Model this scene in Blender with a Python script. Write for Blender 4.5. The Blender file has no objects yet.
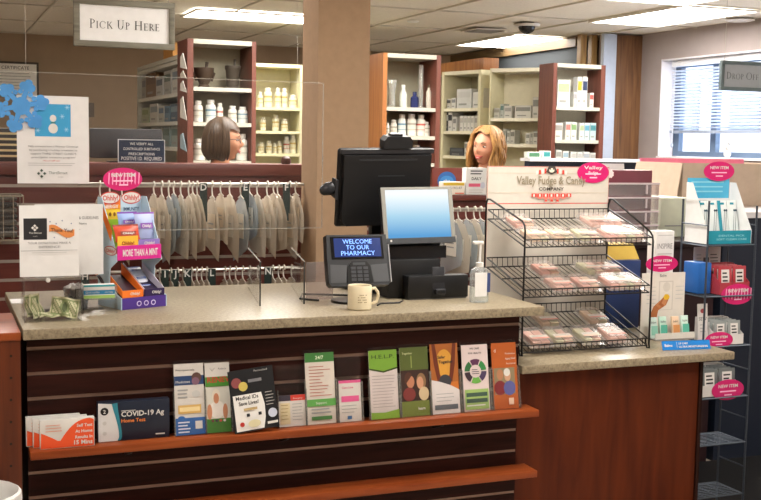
import bpy, bmesh, math, random
from mathutils import Vector, Matrix
random.seed(7)
S = bpy.context.scene
COL = S.collection
PI = math.pi
# ---------------------------------------------------------------- camera model
F = 1115.4; YW, PT, RL = (math.radians(a) for a in (22.0, 5.49, -0.968))
CAM = Vector((0, 0, 1.6))
_fw = Vector((math.sin(YW)*math.cos(PT), math.cos(YW)*math.cos(PT), -math.sin(PT)))
_rt = Vector((math.cos(YW), -math.sin(YW), 0)); _dn = _fw.cross(_rt)
RT = _rt*math.cos(RL) + _dn*math.sin(RL); DN = _dn*math.cos(RL) - _rt*math.sin(RL)
def ray(px, py): return RT*((px-380.5)/F) + DN*((py-250)/F) + _fw
def P(px, py, X=None, Y=None, Z=None):
    d = ray(px, py)
    i, v = (0, X) if X is not None else (1, Y) if Y is not None else (2, Z)
    return CAM + d*((v-CAM[i])/d[i])
def PP(px, py, o, n):
    d = ray(px, py); return CAM + d*((o-CAM).dot(n)/d.dot(n))
cd = bpy.data.cameras.new('camera'); co = bpy.data.objects.new('camera', cd); COL.objects.link(co)
m3 = Matrix((RT, -DN, -_fw)).transposed().to_4x4(); m3.translation = CAM
co.matrix_world = m3; cd.sensor_width = 36; cd.lens = F/761*36; cd.clip_end = 200; S.camera = co
# ---------------------------------------------------------------- materials
def lin(h):
    h = h.lstrip('#'); c = [int(h[i:i+2], 16)/255 for i in (0, 2, 4)]
    return tuple((x/12.92 if x <= .04045 else ((x+.055)/1.055)**2.4) for x in c) + (1,)
_mc = {}
def mat(h, rough=.5, metal=0., noise=.06, scale=30., emit=0., spec=.4, coat=0.):
    key = (h, rough, metal, noise, scale, emit, spec, coat)
    if key in _mc: return _mc[key]
    m = bpy.data.materials.new('m_'+h.strip('#')); m.use_nodes = True; nt = m.node_tree
    b = nt.nodes['Principled BSDF']; c = lin(h)
    b.inputs['Roughness'].default_value = rough; b.inputs['Metallic'].default_value = metal
    b.inputs['Specular IOR Level'].default_value = spec; b.inputs['Coat Weight'].default_value = coat
    b.inputs['Base Color'].default_value = c
    if noise:
        tc = nt.nodes.new('ShaderNodeTexCoord'); n = nt.nodes.new('ShaderNodeTexNoise'); n.inputs['Scale'].default_value = scale
        n.inputs['Detail'].default_value = 3
        r = nt.nodes.new('ShaderNodeValToRGB')
        r.color_ramp.elements[0].position = .3; r.color_ramp.elements[1].position = .7
        r.color_ramp.elements[0].color = tuple(x*(1-noise) for x in c[:3])+(1,)
        r.color_ramp.elements[1].color = tuple(min(1, x*(1+noise)) for x in c[:3])+(1,)
        nt.links.new(tc.outputs['Object'], n.inputs['Vector']); nt.links.new(n.outputs['Fac'], r.inputs['Fac'])
        nt.links.new(r.outputs['Color'], b.inputs['Base Color'])
    if emit:
        b.inputs['Emission Color'].default_value = c; b.inputs['Emission Strength'].default_value = emit
    _mc[key] = m; return m
def C(h, **k): return mat(h, noise=0.03, **k)
def speckle(name, cols, scale, rough=.35):
    m = bpy.data.materials.new(name); m.use_nodes = True; nt = m.node_tree; b = nt.nodes['Principled BSDF']
    tc = nt.nodes.new('ShaderNodeTexCoord'); n = nt.nodes.new('ShaderNodeTexNoise'); n.inputs['Scale'].default_value = scale
    n.inputs['Detail'].default_value = 6; n.inputs['Roughness'].default_value = .7
    r = nt.nodes.new('ShaderNodeValToRGB'); e = r.color_ramp.elements
    pos = [.3, .45, .55, .7]
    for i, c in enumerate(cols):
        if i >= 2: e.new(pos[i])
    for i, c in enumerate(cols): e[i].position = pos[i]; e[i].color = lin(c)
    nt.links.new(tc.outputs['Object'], n.inputs['Vector']); nt.links.new(n.outputs['Fac'], r.inputs['Fac'])
    nt.links.new(r.outputs['Color'], b.inputs['Base Color']); b.inputs['Roughness'].default_value = rough
    return m
def wood(name, c0, c1, axis='Z', scale=9., rough=.35, stretch=14, spec=.4):
    m = bpy.data.materials.new(name); m.use_nodes = True; nt = m.node_tree; b = nt.nodes['Principled BSDF']
    tc = nt.nodes.new('ShaderNodeTexCoord'); mp = nt.nodes.new('ShaderNodeMapping')
    sc = [stretch, stretch, stretch]; sc['XYZ'.index(axis)] = 1
    mp.inputs['Scale'].default_value = sc
    n = nt.nodes.new('ShaderNodeTexNoise'); n.inputs['Scale'].default_value = scale/3; n.inputs['Detail'].default_value = 5; n.inputs['Distortion'].default_value = .6
    r = nt.nodes.new('ShaderNodeValToRGB'); r.color_ramp.elements[0].position = .3; r.color_ramp.elements[1].position = .72
    r.color_ramp.elements[0].color = lin(c0); r.color_ramp.elements[1].color = lin(c1)
    nt.links.new(tc.outputs['Object'], mp.inputs['Vector']); nt.links.new(mp.outputs['Vector'], n.inputs['Vector'])
    nt.links.new(n.outputs['Fac'], r.inputs['Fac']); nt.links.new(r.outputs['Color'], b.inputs['Base Color'])
    b.inputs['Roughness'].default_value = rough; b.inputs['Specular IOR Level'].default_value = spec
    return m
def clear(name, tint='#ffffff', gloss=.09, haze=0.03, hazecol='#ffffff'):
    m = bpy.data.materials.new(name); m.use_nodes = True; nt = m.node_tree; nt.nodes.clear()
    o = nt.nodes.new('ShaderNodeOutputMaterial'); t = nt.nodes.new('ShaderNodeBsdfTransparent'); t.inputs[0].default_value = lin(tint)
    g = nt.nodes.new('ShaderNodeBsdfGlossy'); g.inputs['Roughness'].default_value = .05
    lw = nt.nodes.new('ShaderNodeLayerWeight'); lw.inputs['Blend'].default_value = .25
    mu = nt.nodes.new('ShaderNodeMath'); mu.operation = 'MULTIPLY_ADD'; mu.inputs[1].default_value = .35; mu.inputs[2].default_value = gloss*.5
    mx = nt.nodes.new('ShaderNodeMixShader'); d = nt.nodes.new('ShaderNodeBsdfDiffuse'); d.inputs[0].default_value = lin(hazecol)
    m2 = nt.nodes.new('ShaderNodeMixShader'); m2.inputs[0].default_value = haze
    nt.links.new(lw.outputs['Fresnel'], mu.inputs[0]); nt.links.new(mu.outputs[0], mx.inputs[0])
    nt.links.new(t.outputs[0], mx.inputs[1]); nt.links.new(g.outputs[0], mx.inputs[2])
    nt.links.new(mx.outputs[0], m2.inputs[1]); nt.links.new(d.outputs[0], m2.inputs[2]); nt.links.new(m2.outputs[0], o.inputs[0])
    return m
ACR = clear('acrylic', gloss=0., haze=0.006); ACE = clear('acrylic_edge', gloss=.15, haze=.2, hazecol='#d0d0c8')
GLASSM = clear('window_glass', gloss=.05, haze=0.0)
PETC = clear('clamshell_plastic', gloss=.18, haze=.1)
BAGM = clear('bag_plastic', '#f2eee6', .3, .62, '#e6dac8')
BAGB = clear('bag_plastic_blue', '#ecf0f2', .35, .5, '#c4ccd0')
GEL = clear('gel_bottle', '#f0f6f8', .15, .16)
SMOKE = clear('smoky_drawer', '#e8e0e0', .12, .12)
W_MAHOG = wood('mahogany_panel', '#1c0b07', '#2e140c', 'Z', 10, .5, 14, .15)
W_MAHOGL = wood('mahogany_counter', '#45190a', '#5e280f', 'Z', 6, .5, 9, .15)
W_SLAT = wood('mahogany_slat', '#200c08', '#33150f', 'X', 10, .55, 14, .12)
W_SHELF = wood('shelf_board_wood', '#783214', '#9a4e24', 'X', 8, .38, 14, .25)
W_RED = wood('red_brown_wood', '#562620', '#6a342a', 'X', 8, .4)
W_REDV = wood('red_brown_side', '#5a3026', '#6e4034', 'Z', 8, .4)
W_ORG = wood('orange_side', '#8e5830', '#ab7240', 'Z', 8, .4)
W_PINE = wood('pine_panel', '#5c3e2a', '#86603f', 'Z', 7, .5)
W_OAK = wood('oak_trim', '#8a6a40', '#ab8a58', 'Z', 8, .5)
W_OAKY = wood('oak_trim_y', '#5c4830', '#766040', 'Y', 8, .5)
W_GREY = wood('grey_barnwood', '#6f6b5d', '#918d7e', 'X', 12, .6)
LAM = speckle('laminate_top', ['#685c4a', '#877a64', '#94876f', '#a89b82'], 95)
# ---------------------------------------------------------------- object helpers
WM = {}
def setp(o, label=None, cat=None, group=None, kind=None):
    if label: o['label'] = label
    if cat: o['category'] = cat
    if group: o['group'] = group
    if kind: o['kind'] = kind
    return o
def thing(name, label, cat, loc=(0, 0, 0), rz=0., group=None):
    o = bpy.data.objects.new(name, None); COL.objects.link(o); o.empty_display_size = .05
    o.location = loc; o.rotation_euler = (0, 0, rz)
    WM[o.name] = Matrix.Translation(Vector(loc)) @ Matrix.Rotation(rz, 4, 'Z')
    return setp(o, label, cat, group)
def dup(root, loc, rz=0., scale=(1, 1, 1), label=None, group=None):
    r = root.copy(); COL.objects.link(r); r.location = loc; r.rotation_euler = (0, 0, rz); r.scale = scale
    if label: r['label'] = label
    if group: r['group'] = group
    for ch in list(root.children):
        c = ch.copy(); COL.objects.link(c); c.parent = r
        for g in list(ch.children):
            d = g.copy(); COL.objects.link(d); d.parent = c
    return r
def fr(o, u, v):
    u = Vector(u).normalized(); v = Vector(v).normalized(); n = u.cross(v).normalized(); v = n.cross(u)
    m = Matrix((u, v, n)).transposed().to_4x4(); m.translation = Vector(o); return m
def face_cam(o, lean=0., yaw=0., roll=0.):
    """local x = right, y = up, z = towards viewer (-Y); lean tips the top away (+Y)"""
    return Matrix.Translation(Vector(o)) @ Matrix.Rotation(yaw, 4, 'Z') @ Matrix.Rotation(PI/2-lean, 4, 'X') @ Matrix.Rotation(roll, 4, 'Z')
_tx = {}
def text_geo(s, bold):
    k = (s, bold)
    if k in _tx: return _tx[k]
    c = bpy.data.curves.new('t', 'FONT'); c.body = s; c.size = 1; c.resolution_u = 2; c.offset = .022 if bold else 0
    o = bpy.data.objects.new('t', c); COL.objects.link(o)
    me = o.evaluated_get(bpy.context.evaluated_depsgraph_get()).to_mesh()
    vs = [v.co.copy() for v in me.vertices]; fs = [tuple(p.vertices) for p in me.polygons]
    bpy.data.objects.remove(o); bpy.data.curves.remove(c)
    if vs:
        x0 = min(v.x for v in vs); x1 = max(v.x for v in vs)
        vs = [((v.x-x0), v.y) for v in vs]; w = x1-x0
    else: w = 0
    _tx[k] = (vs, fs, w); return _tx[k]
class MB:
    def __init__(s, M=None): s.bm = bmesh.new(); s.M = M or Matrix.Identity(4); s.mats = []; s.lay = 0.0004; s.k = 0
    def mi(s, m):
        if m is None: m = s.mats[0] if s.mats else C('#ffffff')
        if m not in s.mats: s.mats.append(m)
        return s.mats.index(m)
    def V(s, p): return s.bm.verts.new(s.M @ Vector(p))
    def Fc(s, vs, i):
        try: f = s.bm.faces.new(vs); f.material_index = i; return f
        except ValueError: return None
    def box(s, x0, x1, y0, y1, z0, z1, m=None, bev=0., seg=2):
        i = s.mi(m); v = [s.V((x, y, z)) for z in (z0, z1) for y in (y0, y1) for x in (x0, x1)]
        fs = [s.Fc([v[j] for j in q], i) for q in ((0, 2, 3, 1), (4, 5, 7, 6), (0, 1, 5, 4), (2, 6, 7, 3), (0, 4, 6, 2), (1, 3, 7, 5))]
        if bev:
            es = list({e for f in fs for e in f.edges})
            bmesh.ops.bevel(s.bm, geom=es, offset=bev, segments=seg, affect='EDGES', profile=.5)
        return s
    def prism(s, pts, z0, z1, m=None, m2=None):
        i = s.mi(m); a = [s.V((x, y, z0)) for x, y in pts]; b = [s.V((x, y, z1)) for x, y in pts]; n = len(pts)
        s.Fc(a[::-1], i); s.Fc(b, s.mi(m2) if m2 else i)
        for k in range(n): s.Fc([a[k], a[(k+1) % n], b[(k+1) % n], b[k]], i)
        return s
    def hexa(s, b, t, m=None):
        i = s.mi(m); a = [s.V(p) for p in b]; c = [s.V(p) for p in t]
        s.Fc(a[::-1], i); s.Fc(c, i)
        for k in range(4): s.Fc([a[k], a[(k+1) % 4], c[(k+1) % 4], c[k]], i)
        return s
    def lathe(s, prof, c=(0, 0, 0), n=18, m=None):
        i = s.mi(m); rings = []
        for r, z in prof:
            rings.append([s.V((c[0]+r*math.cos(2*PI*k/n), c[1]+r*math.sin(2*PI*k/n), c[2]+z)) for k in range(n)] if r > 1e-6 else [s.V((c[0], c[1], c[2]+z))])
        for a, b in zip(rings, rings[1:]):
            for k in range(n):
                q = [a[k % len(a)], a[(k+1) % len(a)], b[(k+1) % len(b)], b[k % len(b)]]
                q = [x for j, x in enumerate(q) if x not in q[:j]]
                if len(q) > 2: s.Fc(q, i)
        return s
    def tube(s, pts, r, n=6, m=None, closed=False):
        i = s.mi(m); pts = [Vector(p) for p in pts]; L = len(pts); rings = []; up = None
        rs = r if isinstance(r, (list, tuple)) else [r]*L
        for k, p in enumerate(pts):
            if closed: t = pts[(k+1) % L]-pts[k-1]
            else: t = pts[min(k+1, L-1)]-pts[max(k-1, 0)]
            t.normalize()
            if up is None:
                up = Vector((0, 0, 1)) if abs(t.z) < .9 else Vector((0, 1, 0))
            a = t.cross(up)
            if a.length < 1e-4: a = t.orthogonal()
            a.normalize(); b = a.cross(t).normalized(); up = b
            rings.append([s.V(p + (a*math.cos(2*PI*j/n)+b*math.sin(2*PI*j/n))*rs[k]) for j in range(n)])
        for k in range(L if closed else L-1):
            A, B = rings[k], rings[(k+1) % L]
            for j in range(n): s.Fc([A[j], A[(j+1) % n], B[(j+1) % n], B[j]], i)
        if not closed: s.Fc(rings[0][::-1], i); s.Fc(rings[-1], i)
        return s
    def ball(s, c, rx, ry, rz, m=None, nu=14, nv=9):
        pr = [(math.sin(PI*k/nv), -math.cos(PI*k/nv)) for k in range(nv+1)]; pr[0] = (0, -1); pr[-1] = (0, 1)
        M0 = s.M; s.M = M0 @ Matrix.Translation(Vector(c)) @ Matrix.Diagonal((rx, ry, rz, 1)); s.lathe(pr, n=nu, m=m); s.M = M0; return s
    # prints: flat shapes a hair above local z = base
    def poly(s, pts, m, z=None):
        if z is None: s.k += 1; z = s.base + s.lay*s.k
        i = s.mi(m); s.Fc([s.V((x, y, z)) for x, y in pts], i); return s
    base = 0.
    def rect(s, u0, v0, u1, v1, m): return s.poly([(u0, v0), (u1, v0), (u1, v1), (u0, v1)], m)
    def ell(s, cu, cv, ru, rv, m, n=24, a0=0, a1=2*PI):
        return s.poly([(cu+ru*math.cos(a0+(a1-a0)*k/n), cv+rv*math.sin(a0+(a1-a0)*k/n)) for k in range(n if a1-a0 > 6.28 else n+1)], m)
    def ring(s, cu, cv, r0, r1, m, a0=0., a1=2*PI, n=20):
        s.k += 1; z = s.base+s.lay*s.k; i = s.mi(m)
        p = [(a0+(a1-a0)*k/n) for k in range(n+1)]
        A = [s.V((cu+r0*math.cos(a), cv+r0*math.sin(a), z)) for a in p]; B = [s.V((cu+r1*math.cos(a), cv+r1*math.sin(a), z)) for a in p]
        for k in range(n): s.Fc([A[k], B[k], B[k+1], A[k+1]], i)
        return s
    def text(s, t, u, v, h, m, al='C', bold=False, w=None, rot=0.):
        """h = cap height; w = forced width"""
        vs, fs, tw = text_geo(t, bold)
        sc = h/.69; sx = w/tw if w else sc
        off = {'C': -tw*sx/2, 'L': 0, 'R': -tw*sx}[al]
        s.k += 1; z = s.base+s.lay*s.k; i = s.mi(m); c, sn = math.cos(rot), math.sin(rot)
        q = []
        for x, y in vs:
            a = x*sx+off; b = y*sc; q.append(s.V((u+a*c-b*sn, v+a*sn+b*c, z)))
        for f in fs: s.Fc([q[j] for j in f], i)
        return s
    def lines(s, u0, u1, v, n, dv, m, h=None, jag=.25):
        for k in range(n):
            e = u1-(u1-u0)*random.random()*jag
            s.rect(u0, v-k*dv, e, v-k*dv+(h or dv*.42), m)
        return s
    def finish(s, inv):
        bm = s.bm
        if inv is not None: bm.transform(inv)
        bmesh.ops.recalc_face_normals(bm, faces=[f for f in bm.faces if any(len(e.link_faces) > 1 for e in f.edges)])
        for f in bm.faces: f.smooth = True
        for e in bm.edges:
            if len(e.link_faces) != 2 or e.calc_face_angle(0) > .62: e.smooth = False
    def build(s, name, parent=None, label=None, kind=None, m=None):
        if m is not None and not s.mats: s.mats = [m]
        s.finish(WM[parent.name].inverted() if parent else None)
        me = bpy.data.meshes.new(name); s.bm.to_mesh(me); s.bm.free()
        for x in s.mats: me.materials.append(x)
        o = bpy.data.objects.new(name, me); COL.objects.link(o)
        if parent: o.parent = parent; WM[o.name] = WM[parent.name]
        else: WM[o.name] = Matrix.Identity(4)
        return setp(o, label, kind=kind)
    def solo(s, name, label, cat, group=None, kind=None, loc=None):
        if loc is None:
            cs = [v.co for v in s.bm.verts]
            lo = [min(c[k] for c in cs) for k in range(3)]; hi = [max(c[k] for c in cs) for k in range(3)]
            loc = Vector(((lo[0]+hi[0])/2, (lo[1]+hi[1])/2, lo[2]))
        T = Matrix.Translation(Vector(loc)); s.finish(T.inverted())
        me = bpy.data.meshes.new(name); s.bm.to_mesh(me); s.bm.free()
        for x in s.mats: me.materials.append(x)
        o = bpy.data.objects.new(name, me); COL.objects.link(o); o.location = loc; WM[o.name] = T
        return setp(o, label, cat, group, kind)
def B(x0, x1, y0, y1, z0, z1, m, bev=0.): return MB().box(x0, x1, y0, y1, z0, z1, m, bev)
ORD = ['first', 'second', 'third', 'fourth', 'fifth', 'sixth', 'seventh', 'eighth', 'ninth', 'tenth', 'eleventh', 'twelfth', 'thirteenth', 'fourteenth', 'fifteenth', 'sixteenth', 'seventeenth', 'eighteenth', 'nineteenth', 'twentieth', 'twenty-first', 'twenty-second']
WHITE = C('#dad7d2'); PAPER = C('#e2e0de', rough=.7); BLACK = C('#121214', rough=.4); INK = C('#2a2a2c', rough=.7); GREY = C('#9a9a98'); LGREY = C('#c4c2be')
# ================================================================ SETTING
CZ = 2.58; XR = 5.87; YB = 11.35; XL = -1.6; YN = -1.6
B(XL, XR+.2, YN, YB, -.1, 0, mat('#c9beb0', .6, noise=.1, scale=12)).build('floor', kind='structure')
cm = mat('#e6dfd2', .9, noise=.05, scale=60, spec=.1)
cb = MB(); cb.box(XL, XR+.2, YN, YB, CZ+.012, CZ+.1, cm)
tb = C('#cfc8ba', rough=.6)
gx = [4.83+.66*k for k in range(-10, 2)]; gy = [6.45+1.22*k for k in range(-7, 5)]
for x in gx: cb.box(x-.006, x+.006, YN, YB, CZ, CZ+.012, tb)
for y in gy: cb.box(XL, XR, y-.006, y+.006, CZ+.002, CZ+.012, tb)
cb.build('ceiling', kind='structure')
TAUPE = mat('#a5907a', .85, noise=.04, scale=8, spec=.15)
TAUPR = mat('#a59a98', .85, noise=.03, scale=8, spec=.15)
B(XL-.15, XL, YN, YB, 0, CZ+.1, TAUPE).build('wall_left', kind='structure')
B(XL-.15, XR+.2, YB, YB+.15, 0, CZ+.1, TAUPE).build('wall_back', kind='structure')
B(XL-.15, XR+.2, YN-.15, YN, 0, CZ+.1, TAUPE).build('wall_front', kind='structure')
WY0, WY1, WZ0, WZ1 = 5.7, 8.13, 1.51, 2.355; WT = .2
w = MB()
w.box(XR, XR+WT, YN, WY0, 0, CZ+.1, TAUPR); w.box(XR, XR+WT, WY1, YB, 0, CZ+.1, TAUPR)
w.box(XR, XR+WT, WY0, WY1, 0, WZ0, TAUPR); w.box(XR, XR+WT, WY0, WY1, WZ1, CZ+.1, TAUPR)
w.build('wall_right', kind='structure')
WTRIM = C('#e6e2e6', rough=.5)
w = MB(); w.box(XR-.004, XR+.14, WY1-.012, WY1-.001, WZ0, WZ1, WTRIM); w.box(XR-.004, XR+.14, WY0+.001, WY1-.013, WZ1-.012, WZ1-.001, WTRIM)
w.box(XR-.03, XR+.14, WY0+.001, WY1-.013, WZ0+.001, WZ0+.016, WTRIM); w.build('trim_4', kind='structure')
FRM = C('#5d6f86', rough=.4)
w = MB(); 
for a, b in ((WY1-.09, WY1-.014), (7.55, 7.62), (6.7, 6.76), (WY0+.002, WY0+.08)): w.box(XR+.145, XR+.19, a, b, WZ0+.02, WZ1-.014, FRM)
w.box(XR+.146, XR+.189, WY0+.08, WY1-.09, WZ0+.018, WZ0+.06, FRM); w.box(XR+.146, XR+.189, WY0+.08, WY1-.09, WZ1-.07, WZ1-.014, FRM)
win = w.build('window_1', kind='structure')
B(XR+.162, XR+.168, WY0+.08, WY1-.09, WZ0+.06, WZ1-.07, GLASSM).build('window_pane', parent=win)
# rear right partition : pine panel, post, oak door trim
B(5.50, XR-.001, 8.44, 8.54, 0, CZ-.001, mat('#9b8a80', .85, noise=.04)).build('wall_back_right', kind='structure')
x0, x1 = P(613, 100, Y=8.42).x, P(641, 100, Y=8.42).x
B(x0, XR-.002, 8.42, 8.439, 0, CZ-.002, W_PINE).build('trim_1', kind='structure')
xa = P(601, 100, Y=8.41).x
B(xa, x0-.002, 8.39, 8.439, 0, CZ-.002, C('#b9c4d6', rough=.5)).build('trim_2', kind='structure')
dk = mat('#35393c', .8, noise=.05)
B(5.42, 5.498, 8.75, YB, 0, CZ-.001, dk).build('wall_side_rear', kind='structure')
w = MB(); w.box(5.385, 5.419, 8.75, YB, 2.49, CZ-.002, W_OAKY); w.build('trim_3', kind='structure')
w = MB()
for a, b in ((583, 589), (594, 600.5)):
    xx0, xx1 = P(a, 90, Y=8.5).x, P(b, 90, Y=8.5).x
    w.box(xx0, min(xx1, 5.495), 8.56, 8.62, 0, CZ-.002, W_OAK)
w.build('trim_5', kind='structure')
# column
w = MB(); w.box(1.69, 1.948, 5.0, 5.235, 0, CZ-.001, mat('#a3866a', .8, noise=.05, scale=25, spec=.2)); w.build('wall_column', kind='structure')
# outside
B(XR+.4, 40, -12, 40, .3, .5, C('#f4f6fa', rough=.9)).build('ground', kind='structure')
b = MB(); b.box(24, 30, 18, 34, .5, 5.2, C('#b9b2b4', rough=.9)); b.box(23.6, 30.4, 17.6, 34.4, 5.2, 5.5, C('#e8ebf0'))
for k in range(5): b.box(23.9, 24.0, 19+k*3, 20.4+k*3, 2.2, 3.8, C('#66707e'))
b.solo('exterior_building', 'pale grey snow-topped building seen outside the window', 'building')
# ceiling lights
LE = bpy.data.materials.new('panel_light'); LE.use_nodes = True; nt = LE.node_tree; nt.nodes.clear()
o_ = nt.nodes.new('ShaderNodeOutputMaterial'); e_ = nt.nodes.new('ShaderNodeEmission'); e_.inputs[0].default_value = (1, .955, .89, 1); e_.inputs[1].default_value = 9.5
nt.links.new(e_.outputs[0], o_.inputs[0])
def light_panel(ix, iy, label, group=None, w=.66, d=1.22, xy=None):
    x = 4.83+.66*ix; y = 6.45+1.22*iy
    if xy: x, y = xy
    t = thing('ceiling_light', label, 'ceiling light', (x+w/2, y+d/2, CZ), group=group)
    fm = C('#e4e0d6')
    f = MB(); f.box(x, x+w, y, y+.02, CZ-.012, CZ, fm); f.box(x, x+w, y+d-.02, y+d, CZ-.012, CZ, fm)
    f.box(x, x+.02, y+.02, y+d-.02, CZ-.012, CZ, fm); f.box(x+w-.02, x+w, y+.02, y+d-.02, CZ-.012, CZ, fm); f.build('frame', t)
    B(x+.02, x+w-.02, y+.02, y+d-.02, CZ-.006, CZ-.002, LE).build('diffuser', t)
light_panel(0, 0, 'glowing ceiling light panel nearest the window, top right of the photo')
light_panel(0, 2, 'glowing ceiling light panel above the shelves behind the blonde woman')
light_panel(0, 0, 'long glowing ceiling light panel left of the column', w=1.22, d=.55, xy=(1.87, 8.42))
for ix, iy in [(-1, -1), (-2, -1), (-4, -1), (-5, -1), (-7, -1)]: light_panel(ix, iy, 'added ceiling panel brightening the pharmacy workspace, out of frame', 'added ceiling panels above the workspace')  # unseen panels added to brighten the workspace and rear shelves
for ix, iy in [(-4, -4), (-8, -4), (0, -4), (-4, -7), (-5, -3)]: light_panel(ix, iy, 'added unseen ceiling panel brightening the front of the shop', 'added ceiling panels over the customer area')  # unseen panels added to light the counter, signs and fudge rack
# vents, detectors
for (a, b, r, lab) in ((740, 20, .11, 'round white ceiling speaker beside the right light panel'), (413, 21, .05, 'small round sprinkler cover on the ceiling right of the column')):
    p = P(a, b, Z=CZ); MB().lathe([(0, -.012), (r*.7, -.012), (r, -.004), (r, -.0005), (0, -.0005)], (p.x, p.y, CZ), 20, C('#e6e4e0')).solo('ceiling_speaker' if r > .1 else 'sprinkler_cover', lab, 'ceiling fitting')
p = P(527, 24, Z=CZ)
t = thing('dome_camera', 'dark dome security camera on the ceiling above the shelves', 'camera', (p.x, p.y, CZ))
MB().lathe([(0, -.02), (.1, -.02), (.11, -.001), (0, -.001)], (p.x, p.y, CZ), 20, C('#d8d4cc')).build('ring', t)
MB().ball((p.x, p.y, CZ-.02), .07, .07, .06, C('#1c1c20', rough=.15)).build('dome', t)
p = P(484, 30, Z=CZ)
v = MB(); v.box(p.x-.15, p.x+.15, p.y-.15, p.y+.15, CZ-.01, CZ-.001, C('#d2cabb'))
for k in range(6): v.box(p.x-.13, p.x+.13, p.y-.13+k*.045, p.y-.11+k*.045, CZ-.016, CZ-.01, C('#8f887c'))
v.solo('ceiling_vent', 'square ceiling vent beside the dome camera', 'vent')
p = P(725, 2, Z=CZ)
# window blind
t = thing('window_blind', 'white slatted blind half lowered over the window', 'blind', (XR+.08, 6.9, 1.75))
by0, by1 = WY0+.03, 8.06; zb = 1.735
B(XR+.055, XR+.105, by0, by1, 2.29, 2.338, C('#eceef4')).build('headrail', t)
s_ = MB(); ns = 19
for k in range(ns):
    z = zb+.035+k*(2.28-zb-.035)/ns
    s_.M = Matrix.Translation((XR+.08, 0, z)) @ Matrix.Rotation(math.radians(13), 4, 'Y')
    s_.box(-.022, .022, by0, by1, -.001, .001, C('#e4e9f4', rough=.5))
s_.build('slats', t)
B(XR+.06, XR+.10, by0, by1, zb-.012, zb+.012, C('#9aa4b8')).build('bottom_rail', t)
cdm = MB(); cdm.tube([(XR+.05, 8.0, 2.29), (XR+.045, 8.0, 1.62)], .004, m=C('#dfe2ea')); cdm.ball((XR+.045, 8.0, 1.62), .012, .012, .02, C('#b8bfd0')); cdm.build('pull_cord', t)
# plush figure
p = P(727, 160, X=XR+.03)
t = thing('plush_toy', 'small white plush figure standing on the window sill', 'toy', (p.x, p.y, WZ0+.016))
g = MB(); g.ball((p.x, p.y, WZ0+.05), .03, .03, .034, WHITE); g.ball((p.x, p.y, WZ0+.105), .024, .024, .026, WHITE); g.build('body', t)
g = MB(); g.ball((p.x, p.y+.018, WZ0+.13), .009, .009, .012, GREY); g.ball((p.x, p.y-.018, WZ0+.13), .009, .009, .012, GREY); g.build('ears', t)
# certificate on the back wall
a = P(0, 61, Y=YB-.03); b = P(39, 95, Y=YB-.03)
t = thing('framed_certificate', 'framed certificate on the taupe back wall above the blue snowflake', 'picture', ((a.x+b.x)/2, YB, b.z))
B(a.x-.12, b.x, YB-.03, YB-.001, b.z-.02, a.z, C('#4a443c')).build('frame', t)
g = MB(face_cam((a.x-.1, YB-.03, b.z))); W_, H_ = b.x-a.x+.08, a.z-b.z-.02
g.rect(0, 0, W_, H_, C('#f2f0ea')); g.text('CERTIFICATE', W_*.55, H_*.82, .03, INK); g.lines(W_*.15, W_*.9, H_*.68, 6, H_*.1, GREY, H_*.02); g.build('certificate_sheet', t)
p = P(91, 110, Y=YB-.02); B(p.x-.04, p.x+.03, YB-.03, YB-.001, p.z-.07, p.z+.07, C('#6b6055')).solo('thermostat', 'small grey thermostat on the taupe back wall beside the flyer', 'thermostat')
# ================================================================ HALF WALLS with hanging bags
RAIL = C('#a79b90', rough=.4, metal=.3)
def half_wall(name, label, x0, x1, yf, ztop, zcap):
    t = thing(name, label, 'slat partition', ((x0+x1)/2, yf+.1, 0))
    B(x0, x1, yf, yf+.12, 0, zcap, W_RED).build('slat_panel', t)
    B(x0, x1, yf-.03, yf+.2, zcap, ztop, W_RED, .004).build('cap_board', t)
    z = zcap-.05
    while z > .4:
        B(x0, x1, yf-.004, yf-.0005, z-.007, z+.007, RAIL).build('slat_rail', t); z -= .0875
    return t
HY = 5.4
half_wall('slat_partition', 'red-brown slatted half wall behind the counter, left of the column', -.6, 1.955, HY, 1.484, 1.425)
half_wall('slat_partition', 'red-brown slatted half wall right of the column behind the screens', 1.96, 2.76, 5.06, 1.345, 1.318)
def rod(x0, x1, y, z, yw, label):
    t = thing('hanging_rod', label, 'rod', ((x0+x1)/2, y, z))
    MB().tube([(x0, y, z), (x1, y, z)], .007, 8, C('#b5aea4', metal=.7, rough=.3)).build('bar', t)
    for x in (x0+.03, x1-.03): MB().tube([(x, y+.006, z), (x, yw-.005, z)], .005, 6, C('#8f8a82', metal=.6)).build('bracket', t)
RY = 5.2
rod(.62, 1.74, RY, 1.392, HY, 'metal rod of prescription bags, upper one on the left half wall')
rod(.62, 1.74, RY, .985, HY, 'metal rod of prescription bags, lower one on the left half wall')
rod(2.05, 2.72, 4.88, 1.285, 5.06, 'metal rod of bags behind the customer screen')
def bag_mesh(mbag, w, h, t, skew, ang, k_=0):
    g = MB(Matrix.Rotation(ang, 4, 'Z')); i = g.mi(mbag)
    nu, nv = 10, 10
    for sd in (-1, 1):
        G = []
        for a in range(nv+1):
            v = a/nv; row = []
            for c in range(nu+1):
                u = c/nu*2-1
                ww = w/2*(.3+.7*min(1, v*2.6)**.8)*(1-.12*max(0, v-.7)*u*u)
                zz = -.045-v*h+(skew*u*h*.22)*v-(.02*abs(u) if v < .1 else 0)
                th = t*(1-u*u)**.6*max(0, math.sin(PI*min(1, .08+v*.9)))**.7+.001
                row.append(g.V((sd*th*.6+.002*math.sin(7*v+3*u)+.0018*math.sin(11*u+k_*2)*min(1, v*3), u*ww, zz)))
            G.append(row)
        for a in range(nv):
            for c in range(nu): g.Fc([G[a][c], G[a][c+1], G[a+1][c+1], G[a+1][c]], i)
    return g
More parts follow.
